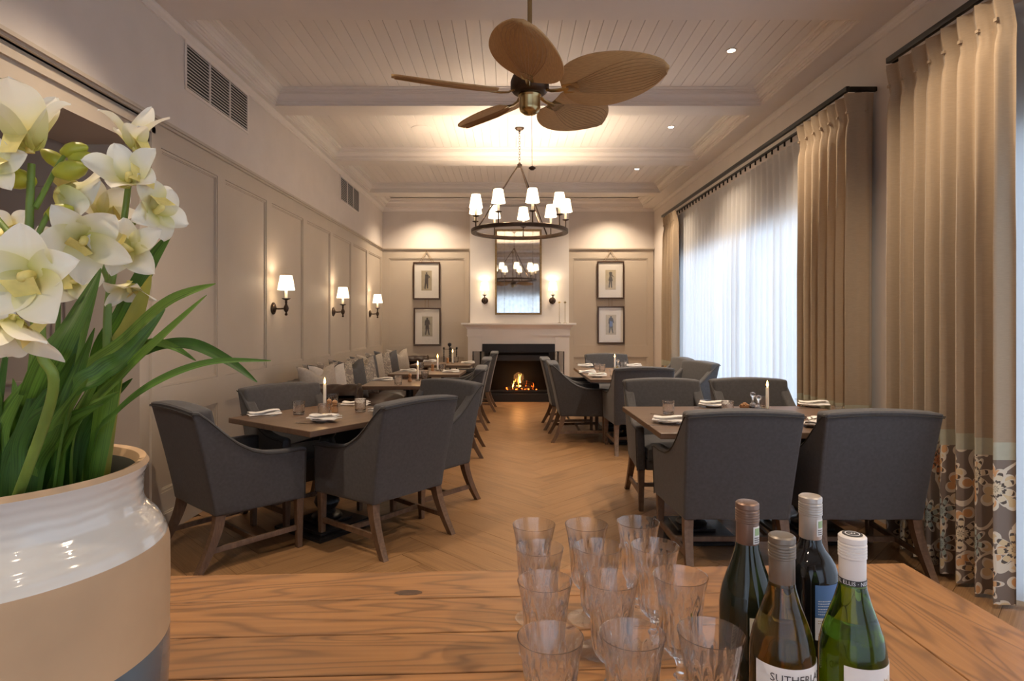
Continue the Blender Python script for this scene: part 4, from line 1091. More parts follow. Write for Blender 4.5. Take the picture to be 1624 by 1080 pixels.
# left table
setting(417, 658, R(35), 'at the wall-side corner of the left table', plate=False)
setting(512, 668, R(-18), 'at the near corner of the left table')
setting(562, 642, R(-5), 'at the far side of the left table beyond the mills', plate=False)
setting(606, 655, R(60), 'at the right edge of the left table')
tumbler(474, 657, 'cut crystal tumbler on the left table, nearest the wall')
tumbler(514, 662, 'cut crystal tumbler on the left table in front of the candle')
tumbler(571.5, 653, 'cut crystal tumbler on the left table, right of the mills')
tumbler(528, 644, 'cut crystal tumbler on the left table behind the mills')
candle(515, 647.5, 'lit ivory candle on the left foreground table', .175)
mill(531, 654, 'turned wooden mill on the left table, nearer one'); mill(522, 649.5, 'turned wooden mill on the left table next to the candle', .075)
# right table
setting(1060, 671, R(-20), 'at the near left corner of the right table')
setting(1130, 645.5, R(-25), 'at the far side of the right table near its middle')
setting(1288, 645, R(-20), 'at the far right end of the right table')
setting(1292, 676, R(60), 'between the two near chairs of the right table')
tumbler(1060, 656.5, 'cut crystal tumbler at the left end of the right table')
tumbler(1154, 657, 'cut crystal tumbler just above the near chair back on the right table')
tumbler(1205, 647.5, 'cut crystal tumbler behind the cruets on the right table')
tumbler(1328, 666, 'cut crystal tumbler at the right end of the right table')
candle(1217, 651, 'lit ivory candle on the right foreground table', .165)
x, y = T(1181, 651); t = thing('bread_bowl', 'small turned wooden bowl heaped with nuts on the right table', 'bowl', (x, y, .75))
MB().lathe([(0,0),(.024,0),(.028,.004),(.038,.034),(.034,.034),(.026,.008),(0,.008)], 24).build('bowl', M['mill'], t)
nm = mat('nut shell', (.30,.15,.06), .6, var=.3)
g = MB()
for k in range(16):
    a = k*2.4; r_ = .004+.0017*k; g.lathe([(0,-.009),(.007,-.005),(.009,0),(.007,.005),(0,.009)], 8, (r_*cos(a), r_*sin(a), .050-.0011*k), M=Matrix.Rotation(a,4,'X'))
tag(g.build('nuts', nm, None, loc=(x, y, .75)), 'brown nuts heaped in the small wooden bowl', 'nuts', kind='stuff')
def cruet(px, py, lb, liq, h=.09):
    x, y = T(px, py); t = thing('cruet', lb, 'bottle', (x, y, .75), 0, 'glass cruets')
    MB().lathe([(0,0),(.022,0),(.025,.004),(.025,.04),(.02,.052),(.009,.062),(.008,h-.006),(.011,h),(.007,h),(.006,.06),(.018,.05),(.023,.04),(.023,.006),(0,.006)], 24).build('bottle', M['tumbler'], t)
    MB().lathe([(0,.007),(.0225,.007),(.0225,.036),(0,.036)], 20).build('liquid', liq, t)
    MB().lathe([(0,h-.012),(.006,h-.01),(.007,h+.004),(.016,h+.014),(.02,h+.026),(.016,h+.038),(0,h+.044)], 20).build('stopper', M['tumbler'], t)
dl = mat('dark vinegar', (.02,.008,.004), .1); yl = mat('yellow oil', (.45,.27,.02), .1)
cruet(1194, 652, 'glass cruet of dark vinegar with ball stopper, left of the right table pair', dl)
cruet(1203, 655, 'glass cruet of dark oil with ball stopper beside the right table candle', dl, .08)
# far right table
setting(927, 582, R(0), 'at the far left corner of the far right table')
setting(930, 591, R(0), 'midway along the aisle edge of the far right table', plate=False)
setting(946, 598, R(-15), 'at the near left corner of the far right table')
setting(1004, 582, R(0), 'at the window side of the far right table')
tumbler(947, 587, 'cut crystal tumbler on the far right table, leftmost of three'); tumbler(955, 589, 'cut crystal tumbler on the far right table, middle of three')
tumbler(972, 598, 'cut crystal tumbler on the far right table, nearest the end chair'); tumbler(989, 585, 'cut crystal tumbler on the far right table beside the oil cruet')
candle(975, 585, 'lit ivory candle on the far right table', .15)
cruet(980, 586, 'glass cruet of yellow oil on the far right table', yl)
# banquette tables
for nm_, ts in (('nearest banquette table', [('s',606,603,0),('t',631.5,610),('m',650,605),('c',662.5,604),('t',674,602)]),
            ('middle banquette table', [('s',646,589,0),('s',714,590,0),('m',686,588),('c',694,588),('t',702,589),('t',667.5,586.5)]),
            ('farthest banquette table', [('s',681,573.5,0),('s',741,576,0),('m',710,576),('c',718,576.5),('t',723,575)])):
    nt_ = 0; ns = 0
    for it in ts:
        if it[0] == 's': setting(it[1], it[2], 0, ('at the cushion side of the ' if ns == 0 else 'at the aisle side of the ')+nm_, plate=False, cutlery=ns == 0); ns += 1
        if it[0] == 't': tumbler(it[1], it[2], 'cut crystal tumbler on the '+nm_+(', left one' if nt_ == (1 if 'middle' in nm_ else 0) else ', right one')); nt_ += 1
        if it[0] == 'm': mill(it[1], it[2], 'turned wooden mill on the '+nm_)
        if it[0] == 'c': candle(it[1], it[2], 'lit ivory candle on the '+nm_, .165)
# ================================================================ COUNTER
ZT = .82; AR = R(2.4)
ct = thing('counter_table', 'long oiled oak plank counter across the foreground', 'counter', (0, 1.352, 0), 0); ct.rotation_euler = (0,0,AR)
ws = [.133,.135,.125,.14,.13,.14,.13,.13]; y = 0; XE = .53
for i, w_ in enumerate(ws):
    MB().box(-1.75, XE-.001, y-w_+.0022, y-.0008, ZT-.042, ZT).bevel(.0012,1).build('plank', M['counter'], ct, smooth=False); y -= w_
mc = MB()
for (a, b) in ((XE+.001, XE+.168), (XE+.170, .915)):
    m_ = MB().box(0, -y-.001, -(b-a)/2, (b-a)/2, ZT-.042, ZT).bevel(.0012,1).build('end_board', M['counter'], ct, smooth=False)
    m_.location = ((a+b)/2, y, 0); m_.rotation_euler = (0,0,R(90))
MB().box(-1.7,.86,y+.02,-.06,.04,ZT-.046).build('cabinet_body', M['table'], ct, smooth=False)
kn_ = mat('dark wood knot', (.05,.022,.011), .5, var=.5, vscale=60)
kx, ky = T(648, 940, ZT); g = MB()
g.prism([(.028*cos(2*pi*i/20)*(1+.12*sin(3*i)), .012*sin(2*pi*i/20), .0001) for i in range(20)], (0,0,.0003))
kb = g.build('knot', kn_, ct, smooth=False); kb.location = Matrix.Rotation(-AR, 4, 'Z') @ Vector((kx, ky-1.352, 0)) + Vector((0,0,ZT))

# ================================================================ VASE AND ORCHID
VX, VY = -.587, .682
vz = thing('vase', 'large round ceramic vase banded in glossy white, bare tan and blue grey, left foreground', 'vase', (VX, VY, ZT))
gw, nt, b, out = nodes('white glaze'); b.inputs['Base Color'].default_value = (.66,.62,.56,1); b.inputs['Roughness'].default_value = .10; b.inputs['Coat Weight'].default_value = .5
tc = N(nt, 'ShaderNodeTexCoord'); wv = N(nt, 'ShaderNodeTexWave', bands_direction='Z', i_Scale=28.0, i_Distortion=1.5); L(nt, tc.outputs['Object'], wv.inputs[0]); bump(nt, b, wv.outputs['Fac'], .25, .002)
ta = mat('bare tan clay', (.50,.33,.19), .6, var=.14, vscale=5, bmp=.2, bscale=60)
gy = mat('blue grey glaze', (.10,.14,.17), .18, var=.25, vscale=6, coat=.4)
soil = mat('dark vase inside', (.06,.06,.045), .6)
pv = [(0,.0),(.10,0),(.135,.004),(.160,.035),(.172,.09),(.175,.14),(.1755,.18),(.175,.182),(.1755,.24),(.1745,.285),(.1715,.298),(.170,.302),(.162,.318),(.153,.328),(.1475,.336),(.1450,.345),(.1455,.362),(.1465,.374),(.150,.380),(.1515,.386),(.148,.392),(.141,.390),(.137,.380),(.134,.36),(.14,.30),(.14,.28),(0,.28)]
mi = []
for k in range(len(pv)-1): mi.append(0 if k >= 10 else (1 if k >= 6 else 2))
mi = [m_ if k < 21 else (1 if k == 21 else 3) for k, m_ in enumerate(mi)]; mi[19] = 1; mi[20] = 1
def wob(a, r, z): return 1+.004*sin(2*a+z*20)
MB().lathe(pv, 96, mod=wob, mats=mi).build('vase_body', [gw, ta, gy, soil], vz)

gl_ = nodes('leaf green'); m, nt, b, out = gl_
tc = N(nt, 'ShaderNodeTexCoord'); mp = N(nt, 'ShaderNodeMapping'); mp.inputs['Scale'].default_value = (90, 3, 1); L(nt, tc.outputs['UV'], mp.inputs[0])
nz = N(nt, 'ShaderNodeTexNoise', i_Scale=1.0, i_Detail=3.0); L(nt, mp.outputs[0], nz.inputs['Vector'])
colr = ramp(nt, nz.outputs[0], [(.3,(.030,.085,.012)),(.7,(.10,.24,.03))])
oi = N(nt, 'ShaderNodeObjectInfo'); hv = N(nt, 'ShaderNodeHueSaturation'); L(nt, math_(nt,'MULTIPLY_ADD', oi.outputs['Random'], .9, .6), hv.inputs['Value']); L(nt, math_(nt,'MULTIPLY_ADD', oi.outputs['Random'], -.04, .51), hv.inputs['Hue']); L(nt, colr, hv.inputs['Color'])
L(nt, hv.outputs[0], b.inputs['Base Color']); b.inputs['Roughness'].default_value = .5; M['leaf'] = m
tl = N(nt, 'ShaderNodeBsdfTranslucent'); L(nt, hv.outputs[0], tl.inputs[0]); mx = N(nt, 'ShaderNodeMixShader'); mx.inputs[0].default_value = .25
L(nt, b.outputs[0], mx.inputs[1]); L(nt, tl.outputs[0], mx.inputs[2]); L(nt, mx.outputs[0], out.inputs[0])
M['stem'] = mat('orchid stem', (.16,.24,.04), .45, var=.2, vscale=20)
M['bud'] = mat('yellow green bud', (.42,.42,.04), .45, var=.25, vscale=25)
M['sheath'] = mat('yellowed sheath leaf', (.36,.33,.05), .5, var=.25, vscale=12)
# petal: ivory, yellow green towards the throat (UV v = distance from centre)
m, nt, b, out = nodes('ivory petal'); tc = N(nt, 'ShaderNodeTexCoord'); sp = N(nt, 'ShaderNodeSeparateXYZ'); L(nt, tc.outputs['UV'], sp.inputs[0])
pc = ramp(nt, sp.outputs[1], [(0,(.62,.60,.16)),(.28,(.80,.76,.42)),(.6,(.86,.83,.70)),(1,(.86,.84,.76))])
L(nt, pc, b.inputs['Base Color']); b.inputs['Roughness'].default_value = .55
tl = N(nt, 'ShaderNodeBsdfTranslucent'); L(nt, pc, tl.inputs[0]); mx = N(nt, 'ShaderNodeMixShader'); mx.inputs[0].default_value = .3
L(nt, b.outputs[0], mx.inputs[1]); L(nt, tl.outputs[0], mx.inputs[2]); L(nt, mx.outputs[0], out.inputs[0]); M['petal'] = m
M['lip'] = mat('yellow orchid lip', (.80,.66,.22), .5, var=.15, vscale=60)

plant = thing('orchid_plant', 'white cymbidium orchid with long green strap leaves standing in the vase', 'plant', (VX, VY, ZT+.28))
PO = Vector((VX, VY, ZT+.28))
def petal_mesh(Ln, W, cup, curl, ruffle, seed):
    r = random.Random(seed); ph = r.uniform(0,6)
    def f(u, v, s):
        x = (2*u-1); wv = W*(sin(pi*min(1,(v*.90+.10))**.85)**.7)
        px_ = x*wv; rad = v*Ln
        z = cup*rad*(1-.35*v) + curl*v*v*Ln - .35*wv*x*x*(-1 if cup > .2 else .3) + ruffle*sin(v*7+ph)*x*x + ruffle*.5*sin(x*4+ph)*v
        return Vector((px_, rad, z+s*.0004))
    g = MB(); A = g.grid(lambda u,v: f(u,v,1), 8, 12, lambda u,v: (u,v)); 
    return g
def flower(c, face, size, openness, seed, roll=0, lb=None):
    r = random.Random(seed); c = Vector(c); d = Vector(face).normalized()
    q = d.to_track_quat('Z', 'Y'); Mx = Matrix.Translation(c-PO) @ q.to_matrix().to_4x4() @ Matrix.Rotation(roll, 4, 'Z')
    cup = {0:1.7, 1:1.0, 2:.5}[openness]
    g = MB()
    g.grid(lambda u,v: Vector(((2*u-1)*size*.17*(1-.4*v)*1.0, -size*.05-size*.30*v, size*.10+size*.16*(1-(2*u-1)**2*-.6)*(1-v)+.0*v - size*.10*v*v)), 8, 8)
    g.tube([(0,0,0),(0,size*.02,size*.12),(0,-size*.02,size*.24),(0,-size*.06,size*.27)], [size*.05,size*.05,size*.055,size*.035], 10)
    o = g.build('flower', M['lip'], plant, ang=80); o.matrix_local = Mx
    for k in range(5):
        a = 2*pi*k/5 + r.uniform(-.12,.12); Ln = size*(.60 if k % 2 else .56)*r.uniform(.92,1.08); W = size*(.215 if k in (1,4) else .25)*r.uniform(.9,1.1)
        pm = petal_mesh(Ln, W, cup*r.uniform(.8,1.15), r.uniform(-.25,.35), size*.03, seed*7+k).build('petal', M['petal'], o, ang=85, recalc=False)
        pm.rotation_euler = (0,0,a); pm.location = (0,0,.001*k)
    return o
S = 1.0
def FP(px, py, Y): return P(px, py, Y)
fl_spec = [  # px, py, Y, facing, size(m), openness
 (48,243,.62,(.0,-.25,1),.092,0), (214,240,.68,(.1,-.2,1),.062,0), (208,292,.66,(.25,-.75,.45),.072,1), (88,300,.64,(.35,.55,-.2),.085,1),
 (240,336,.68,(.9,-.35,.15),.078,2), (210,398,.64,(.1,-.95,.15),.070,2), (160,345,.70,(-.1,.5,.5),.066,1), (132,378,.62,(.55,-.7,-.25),.080,1),
 (58,440,.52,(.15,-1,.05),.088,2), (205,446,.68,(.15,-.3,-1),.055,1), (22,500,.50,(.2,-.35,-1),.080,1), (-8,268,.60,(.4,-.8,.2),.060,2),
 (30,385,.74,(-.3,-.8,.2),.085,2), (0,415,.55,(.2,-.9,-.1),.070,2), (118,450,.72,(.4,-.6,.1),.060,2), (95,400,.76,(.1,-.8,.3),.075,2), (-20,470,.66,(.3,-.8,.1),.080,2),
]
for i, (px_, py_, Y_, fc, sz, op) in enumerate(fl_spec): flower(P(px_, py_, Y_), fc, sz*.90, op, i+3, roll=i*.8)
def pathpts(ctrl, n=14):
    pts = [Vector(p)-PO for p in ctrl]; out = []
    m_ = len(pts)
    for i in range(m_-1):
        p0, p1, p2, p3 = pts[max(i-1,0)], pts[i], pts[i+1], pts[min(i+2,m_-1)]
        for k in range(n):
            t_ = k/n; out.append(.5*((2*p1)+(p2-p0)*t_+(2*p0-5*p1+4*p2-p3)*t_*t_+(3*p1-p0-3*p2+p3)*t_**3))
    out.append(pts[-1]); return out
def stem(ctrl, r0, r1, name='stem', m_='stem'):
    p = pathpts(ctrl, 8); MB().tube(p, [r0+(r1-r0)*i/(len(p)-1) for i in range(len(p))], 10).build(name, M[m_], plant)
root = lambda dx, dy: (VX+dx, VY+dy, ZT+.29)
stem([root(.06,.0), P(70,700,.66), P(60,560,.64), P(47,400,.62), P(50,260,.62)], .0055, .0035)
stem([root(.09,.03), P(168,620,.69), P(172,480,.68), P(195,360,.68), P(208,255,.68)], .0055, .003)
stem([root(.02,-.03), P(80,640,.56), P(66,560,.54), P(62,470,.53)], .005, .004)
stem([P(58,405,.62), P(25,380,.63), P(-10,340,.64)], .0035, .003)
stem([P(56,330,.62), P(72,300,.63), P(92,262,.64), P(104,245,.64)], .003, .002)
stem([P(52,395,.62), P(66,360,.62), P(80,332,.63)], .003, .0025)
stem([P(178,470,.68), P(165,430,.69), P(140,385,.66)], .003, .0025)
stem([P(190,380,.68), P(215,350,.68), P(232,338,.68)], .003, .0025)
for (px_, py_, Y_, dx, dz, sz) in ((118,238,.64,1,.15,.017),(132,252,.64,1,-.1,.018),(112,270,.63,1,.12,.021),(86,252,.65,-.8,.6,.016),(22,282,.62,-1,.2,.022),(94,337,.63,1,.25,.018)):
    d = Vector((dx,-.2,dz)).normalized(); q = d.to_track_quat('Z','Y').to_matrix().to_4x4()
    o = MB().lathe([(0,-sz),(sz*.25,-sz*.85),(sz*.48,-sz*.3),(sz*.5,.1*sz),(sz*.36,sz*.6),(sz*.12,sz*.95),(0,sz)], 14).build('bud', M['bud'], plant); o.matrix_local = Matrix.Translation(P(px_,py_,Y_)-PO) @ q
def leaf(ctrl, w_, side=(1,0,0), m_='leaf', fold=.35, tip=.25):
    p = pathpts(ctrl, 8); n = len(p)-1; sd = Vector(side).normalized(); g = MB(); W_ = []
    def f(u, v):
        i = min(int(v*n+1e-6), n); a = p[i]; t_ = (p[min(i+1,n)]-p[max(i-1,0)]).normalized()
        s_ = (sd - t_*sd.dot(t_)).normalized(); nn = t_.cross(s_)
        ww = w_*(.55+.45*min(1, v/.3))*(1-max(0,(v-(1-tip-.2))/(tip+.2))**1.8)+.0004
        x = 2*u-1; return a + s_*x*ww + nn*abs(x)*ww*fold
    g.grid(f, 4, n, lambda u,v: (u*.3, v)); g.build('leaf', M[m_], plant, ang=80, recalc=False)
# long arching leaves to the right
leaf([root(.05,.02), P(100,640,.66), P(200,540,.64), P(270,478,.62), P(342,450,.60)], .008, (0,.3,1))
leaf([root(.08,.02), P(120,690,.66), P(200,590,.62), P(262,530,.58), P(328,468,.55)], .006, (0,.2,1))
leaf([root(.10,.0), P(150,705,.67), P(185,655,.60), P(245,608,.54), P(330,575,.50), P(430,572,.48)], .0036, (0,.3,1))
leaf([root(.09,.03), P(190,600,.68), P(240,555,.64), P(300,545,.60), P(360,570,.56), P(408,606,.54)], .0052, (0,.4,1), tip=.15)
leaf([root(.09,.03), P(190,580,.68), P(235,545,.64), P(275,550,.61), P(311,572,.59)], .004, (0,.4,1))
leaf([root(.08,.04), P(150,600,.72), P(195,500,.7), P(235,420,.7), P(274,366,.7)], .010, (1,.3,.3))
leaf([root(.06,.0), P(110,650,.60), P(160,590,.60), P(200,560,.62), P(262,490,.66)], .010, (0,.2,1))
# broad upright leaves
r = random.Random(4)
up = [(-20,560,.50,.020),(15,520,.55,.018),(45,600,.50,.020),(75,560,.54,.016),(105,520,.60,.019),(135,470,.66,.018),(160,430,.70,.020),(120,560,.52,.018),
      (150,520,.58,.016),(175,560,.62,.015),(195,540,.68,.016),(210,600,.70,.014),(95,440,.72,.018),(60,470,.74,.020),(20,600,.74,.02),(180,470,.74,.014),(140,600,.50,.012),(85,640,.48,.016),
      (35,640,.60,.018),(200,480,.76,.014),(165,640,.56,.014),(0,620,.52,.018),(190,620,.62,.015),(110,600,.76,.018)]
for i, (px_, py_, Y_, w_) in enumerate(up):
    Y_ = max(Y_, .585); tp = P(px_, py_, Y_); bx = VX + (tp.x-VX)*.5; bx = max(VX-.10, min(VX+.115, bx)); by = VY + max(-.11, min(.10, (Y_-VY)*.7))
    if (bx-VX)**2+(by-VY)**2 > .0135: by = VY+(by-VY)*.6; bx = VX+(bx-VX)*.85
    mid = Vector((bx+(tp.x-bx)*.35+r.uniform(-.01,.01), by+(tp.y-by)*.4, ZT+.29+(tp.z-ZT-.29)*.55))
    rim = Vector((bx, by, ZT+.40)) + (tp-Vector((bx, by, ZT+.29)))*.12; rim.z = ZT+.40
    dv = Vector((rim.x-VX, rim.y-VY)); 
    if dv.length > .115: dv *= .115/dv.length; rim.x = VX+dv.x; rim.y = VY+dv.y
    mid.z = max(mid.z, ZT+.45)
    leaf([(bx,by,ZT+.29), tuple(rim), tuple(mid), tuple(tp)], w_*.64, (1, r.uniform(-.6,.6), 0), tip=.3)
leaf([root(.10,.02), P(175,600,.69), P(205,520,.68), P(240,435,.67)], .011, (1,.2,.0), 'sheath')
leaf([root(.09,.01), P(165,640,.66), P(180,560,.66), P(192,560,.66)], .012, (1,0,0), tip=.1)
leaf([root(.02,-.04), P(35,700,.64), P(50,640,.60), P(85,560,.56), P(130,480,.58), P(160,425,.60)], .012, (1,.2,.2))

# ================================================================ GOBLETS
def facet(a, r_, z):
    if z < .062 or z > .158: return 1
    k = (z-.062)/.096; q = 1.0 if k < .8 else (1-k)/.2
    return 1-.075*q*abs(sin(8*a))**1.5*(.4+.6*abs(sin(60*z+.6))) 
go = [(0,0),(.033,0),(.0355,.0015),(.035,.003),(.02,.005),(.009,.009),(.006,.016),(.0065,.022),(.0105,.027),(.0065,.032),(.0055,.042),(.008,.05),(.011,.055)]
wall = [(.017,.060),(.024,.068),(.0285,.080),(.0305,.095),(.0315,.115),(.033,.135),(.0355,.155),(.0385,.170),(.0405,.1785)]
wall2 = []
for (a, b) in zip(wall, wall[1:]):
    for k in range(3): wall2.append((a[0]+(b[0]-a[0])*k/3, a[1]+(b[1]-a[1])*k/3))
wall2.append(wall[-1])
inn = [(.0393,.1788),(.0370,.170),(.0338,.155),(.0312,.135),(.0296,.115),(.0284,.095),(.0262,.081),(.021,.070),(.012,.064),(0,.063)]
gb = MB(); NG = 96
_n = len(go+wall2+inn)-1
gb.lathe(go+wall2+inn, NG, mats=[1 if k < 5 else 0 for k in range(_n)], mod=lambda a,r_,z: facet(a,r_,z) if (r_, z) in wall2 else 1)
gb = gb.mesh('goblet', [M['glass'], M['thin']], ang=13)
ro = ['back row', 'second row from the back', 'second row from the front', 'front row']; co = ['leftmost', 'middle', 'rightmost']
rows = [[(.046,1.127),(.1447,1.127),(.245,1.141)],[(.051,1.011),(.1505,1.017),(.248,1.0206)],[(.052,.8815),(.1507,.887),(.257,.9005)],[(.0495,.725),(.150,.7316),(.247,.735)]]
for i, rw in enumerate(rows):
    for j, (x, y) in enumerate(rw):
        tag(inst('wine_goblet', gb, None, (x, y, ZT+.0004), (0,0,random.uniform(0,6))), 'empty cut crystal wine goblet, %s in the %s on the counter' % (co[j], ro[i]), 'glass', 'crystal goblets on the counter')

# ================================================================ WINE BOTTLES
def dark_glass(name, col, mix, rough=.02):
    m, nt, b, out = nodes(name)
    b.inputs['Base Color'].default_value = c4(col); b.inputs['Roughness'].default_value = rough; b.inputs['Transmission Weight'].default_value = mix; b.inputs['IOR'].default_value = 1.45
    b.inputs['Specular IOR Level'].default_value = .6; return m
def text_mesh(s, size, cx, z, r_, a0, m_, name, parent, ext=.0002):
    cu = bpy.data.curves.new('t', 'FONT'); cu.body = s; cu.size = size; cu.align_x = 'CENTER'; cu.resolution_u = 2
    o = bpy.data.objects.new('t', cu); C.objects.link(o); dg = bpy.context.evaluated_depsgraph_get(); me = bpy.data.meshes.new_from_object(o.evaluated_get(dg)); bpy.data.objects.remove(o)
    for v in me.vertices:
        a = a0 + v.co.x/r_; v.co = Vector((r_*sin(a), -r_*cos(a), z+v.co.y))
    me.materials.clear(); me.materials.append(m_)
    ob = bpy.data.objects.new(name, me); C.objects.link(ob); ob.parent = parent; return ob
def patch(r_, z0, z1, a0, a1, m_, name, parent, th=.0003):
    n = 24
    f = lambda u, v, q: Vector(((r_+q)*sin(a0+(a1-a0)*u), -(r_+q)*cos(a0+(a1-a0)*u), z0+(z1-z0)*v))
    return MB().slab(lambda u,v: f(u,v,th), lambda u,v: f(u,v,0), n, 1).build(name, m_, parent)
def bars(r_, a0, a1, zs_, h, m_, parent, seed=1, name='fine_print'):
    rr = random.Random(seed); g = MB()
    for z in zs_:
        a = a0; e = a1 - rr.uniform(0, .25)*(a1-a0)
        while a < e:
            w_ = rr.uniform(.03,.09); b_ = min(a+w_, e)
            p = [Vector((r_*sin(q), -r_*cos(q), zz)) for q, zz in ((a,z),(b_,z),(b_,z+h),(a,z+h))]
            g.face([g.bm.verts.new(v) for v in p]); a = b_+.018
    o = g.build(name, m_, parent, smooth=False); o['kind'] = 'stuff'; return o
lab = mat('white label paper', (.74,.72,.71), .6); crm = mat('cream label paper', (.62,.58,.48), .6); blu = mat('blue label paper', (.07,.16,.36), .5)
ink = mat('black label ink', (.03,.03,.035), .5); wink = mat('white label ink', (.75,.78,.82), .5); goldink = mat('gold label ink', (.42,.27,.12), .4); grn = mat('green seal print', (.30,.42,.22), .5)
liq_d = mat('dark red wine', (.012,.002,.003), .1)
BURG = [(.0,.008),(.03,.004),(.036,.0),(.0385,.006),(.0385,.155),(.0375,.165),(.034,.182),(.028,.200),(.0215,.218),(.0165,.236),(.0145,.250),(.0140,.262),(.0140,.295)]
BORD = [(.0,.008),(.03,.004),(.035,.0),(.0372,.006),(.0372,.185),(.0362,.195),(.033,.205),(.027,.215),(.020,.224),(.0158,.233),(.0145,.242),(.0140,.262),(.0140,.295)]
def bottle(x, y, prof, gm_, capm, lb, level=None, liq=None, cap_h=.062, h=.302, sc=1.0):
    t = thing('wine_bottle', lb, 'bottle', (x, y, ZT)); t.scale = (sc,)*3
    outer = [(max(0, a), b) for a, b in prof]
    MB().lathe(outer+[(0,.295)], 64).build('bottle_glass', gm_, t, ang=60)
    if liq:
        inn_ = [(0,.014)]+[(a-.003, max(b,.014)) for a, b in prof if b > .005 and b < level-.003]
        # interpolate radius at the level
        for (a, b), (c, d) in zip(prof, prof[1:]):
            if b <= level < d: ra = a+(c-a)*(level-b)/(d-b)
        inn_ += [(ra-.003, level), (0, level)]
        MB().lathe(inn_, 48).build('wine', liq, t)
    z0 = h-cap_h; rc = .0150
    pr = [(rc, z0),(rc+.0004, z0+.001),(rc+.0003,h-.028)]
    for k in range(5): 
        z = h-.027+k*.0036; pr += [(rc+.0012,z),(rc+.0012,z+.0018),(rc+.0002,z+.0024),(rc+.0002,z+.0034)]
    pr += [(rc+.0010,h-.008),(rc+.0010,h-.002),(rc-.001,h),(.010,h+.0004),(0,h+.0004)]
    MB().lathe(pr, 48).build('screw_cap', capm, t, ang=30)
    return t
cap_br = mat('bronze screw cap', (.26,.17,.13), .35, metal=.7); cap_gr = mat('grey screw cap', (.23,.20,.17), .38, metal=.7)
cap_si = mat('silver screw cap', (.55,.50,.46), .32, metal=.6); cap_wh = mat('white screw cap', (.72,.68,.66), .4)
def seal(t, a0):
    patch(.0156, .246, .270, a0, a0+.95, lab, 'seal', t); patch(.0160, .258, .268, a0+.15, a0+.75, grn, 'seal_print', t); bars(.0163, a0+.1, a0+.85, [.248,.251,.254], .0014, ink, t, 5, 'seal_lettering')
# A back left, dark, cream back label
A = bottle(.341,.859, BURG, dark_glass('black green bottle glass', (.012,.014,.008), 0.0, .04), cap_br, 'near black wine bottle with bronze cap and cream back label, leftmost of four')
seal(A, .15)
la = patch(.0388, .088, .153, -.30, 1.0, crm, 'label', A)
text_mesh('MAN V', .0095, 0, .1435, .0394, .20, ink, 'lettering', A)
bars(.0393, -.22, .92, [.091+.0037*k for k in range(14) if k not in (7,)], .0015, ink, A, 2)
# C back right, blue label
Cb = bottle(.447,.890, BORD, dark_glass('black bottle glass', (.008,.008,.009), 0.0, .03), cap_si, 'near black wine bottle with silver cap and blue label, rearmost of four')
seal(Cb, .1)
patch(.0375, .138, .184, -.30, 1.2, blu, 'label', Cb); patch(.0375, .106, .1375, -.30, 1.2, lab, 'lower_label', Cb)
text_mesh('^', .014, 0, .164, .0381, .62, wink, 'emblem', Cb); bars(.0380, -.2, 1.0, [.161,.1575,.154,.150,.1465,.1425], .0009, wink, Cb, 8)
bars(.0380, -.2, .95, [.133,.1295,.1145,.111,.108], .0011, goldink, Cb, 9); text_mesh('NER WIN', .0062, 0, .1195, .0381, .35, ink, 'lettering', Cb)
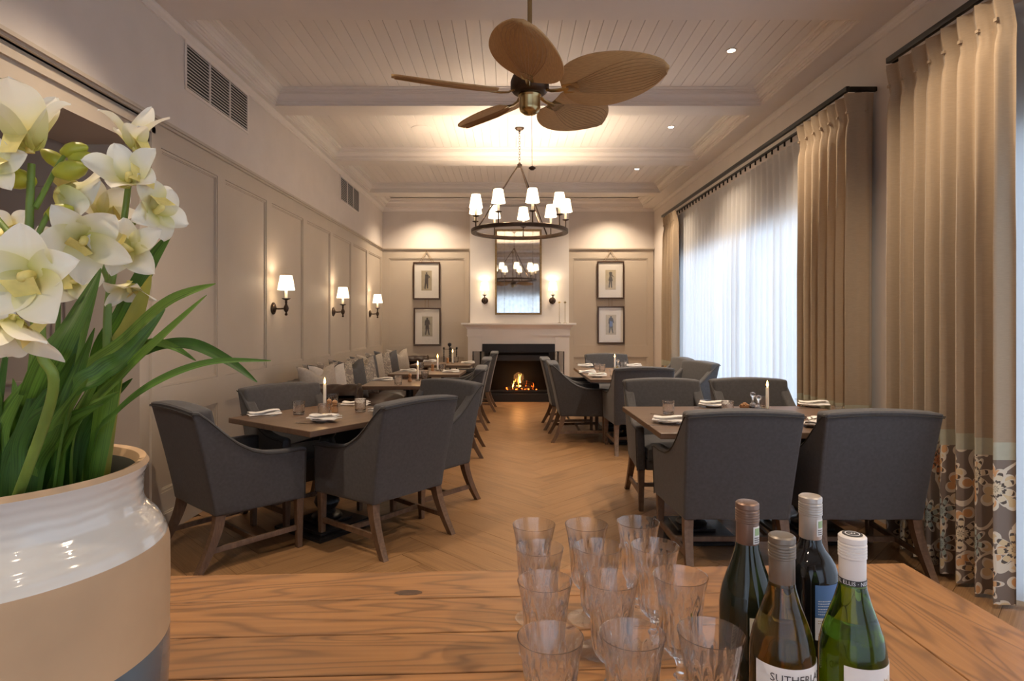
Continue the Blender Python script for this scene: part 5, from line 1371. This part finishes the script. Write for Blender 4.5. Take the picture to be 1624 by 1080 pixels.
# B front, brown glass, SUTHERLAND
B = bottle(.336,.739, BURG, dark_glass('amber brown bottle glass', (.42,.27,.06), .97), cap_gr, 'amber glass white wine bottle with grey cap and white lettered label, front left of four', .185, dark_glass('pale wine in amber glass', (.45,.33,.10), .95), sc=.985)
lbp = patch(.0389, .045, .1545, -1.25, 1.5, lab, 'label', B)
text_mesh('SUTHERLAND', .0135, 0, .1375, .0397, .30, ink, 'lettering', B); text_mesh('ELGIN', .0045, 0, .1295, .0397, .30, goldink, 'lettering', B)
# D front right, green glass, gold crest
D = bottle(.423,.739, BURG, dark_glass('green bottle glass', (.22,.42,.03), .97), cap_wh, 'green glass white wine bottle with white cap and crested label, front right of four', .178, dark_glass('pale wine in green glass', (.40,.50,.08), .95), sc=.985)
patch(.0389, .045, .1545, -.75, 1.45, lab, 'label', D)
patch(.0157, .2425, .2495, -pi, pi*.999, ink, 'neck_band', D); text_mesh('NEIL ELLIS \u00b7 NEIL ELLIS \u00b7', .0068, 0, .2436, .0161, .0, wink, 'lettering', D)
MB().lathe([(0,.3026),(.0115,.3026),(.0115,.3031),(0,.3031)], 32).build('cap_disc', ink, D)
MB().lathe([(.0075,.3032),(.0085,.3032),(.0085,.3034),(.0075,.3034)], 32).build('cap_emblem', wink, D)
text_mesh('W', .008, 0, 0, 1, 0, wink, 'cap_emblem', D); o = C.objects[-1] if False else bpy.data.objects['cap_emblem.001']
for v in o.data.vertices: v.co = Vector((v.co.x, v.co.z-.003, .3034))
cz = .134; ca_ = .62
cr = MB()
def cp_(dx, dz): a = ca_+dx/.0393; return Vector((.0393*sin(a), -.0393*cos(a), cz+dz))
def cpoly(pts): cr.face([cr.bm.verts.new(cp_(*p)) for p in pts])
cpoly([(-.006,.007),(-.0045,.007),(-.0045,-.001),(-.006,0)]); cpoly([(.0045,.007),(.006,.007),(.006,0),(.0045,-.001)]); cpoly([(-.006,.007),(.006,.007),(.006,.0082),(-.006,.0082)])
cpoly([(-.006,0),(-.0045,-.001),(0,-.0065),(0,-.0085)]); cpoly([(.006,0),(0,-.0085),(0,-.0065),(.0045,-.001)]); cpoly([(-.001,.006),(.001,.006),(.001,-.005),(-.001,-.005)]); cpoly([(-.0035,.003),(.0035,.003),(.0035,.0015),(-.0035,.0015)])
cpoly([(-.0035,.0058),(-.0018,.0058),(-.0018,.0038),(-.0035,.0038)]); cpoly([(.0018,.0005),(.0035,.0005),(.0035,-.0018),(.0018,-.0018)])
cr.build('crest', goldink, D, smooth=False)
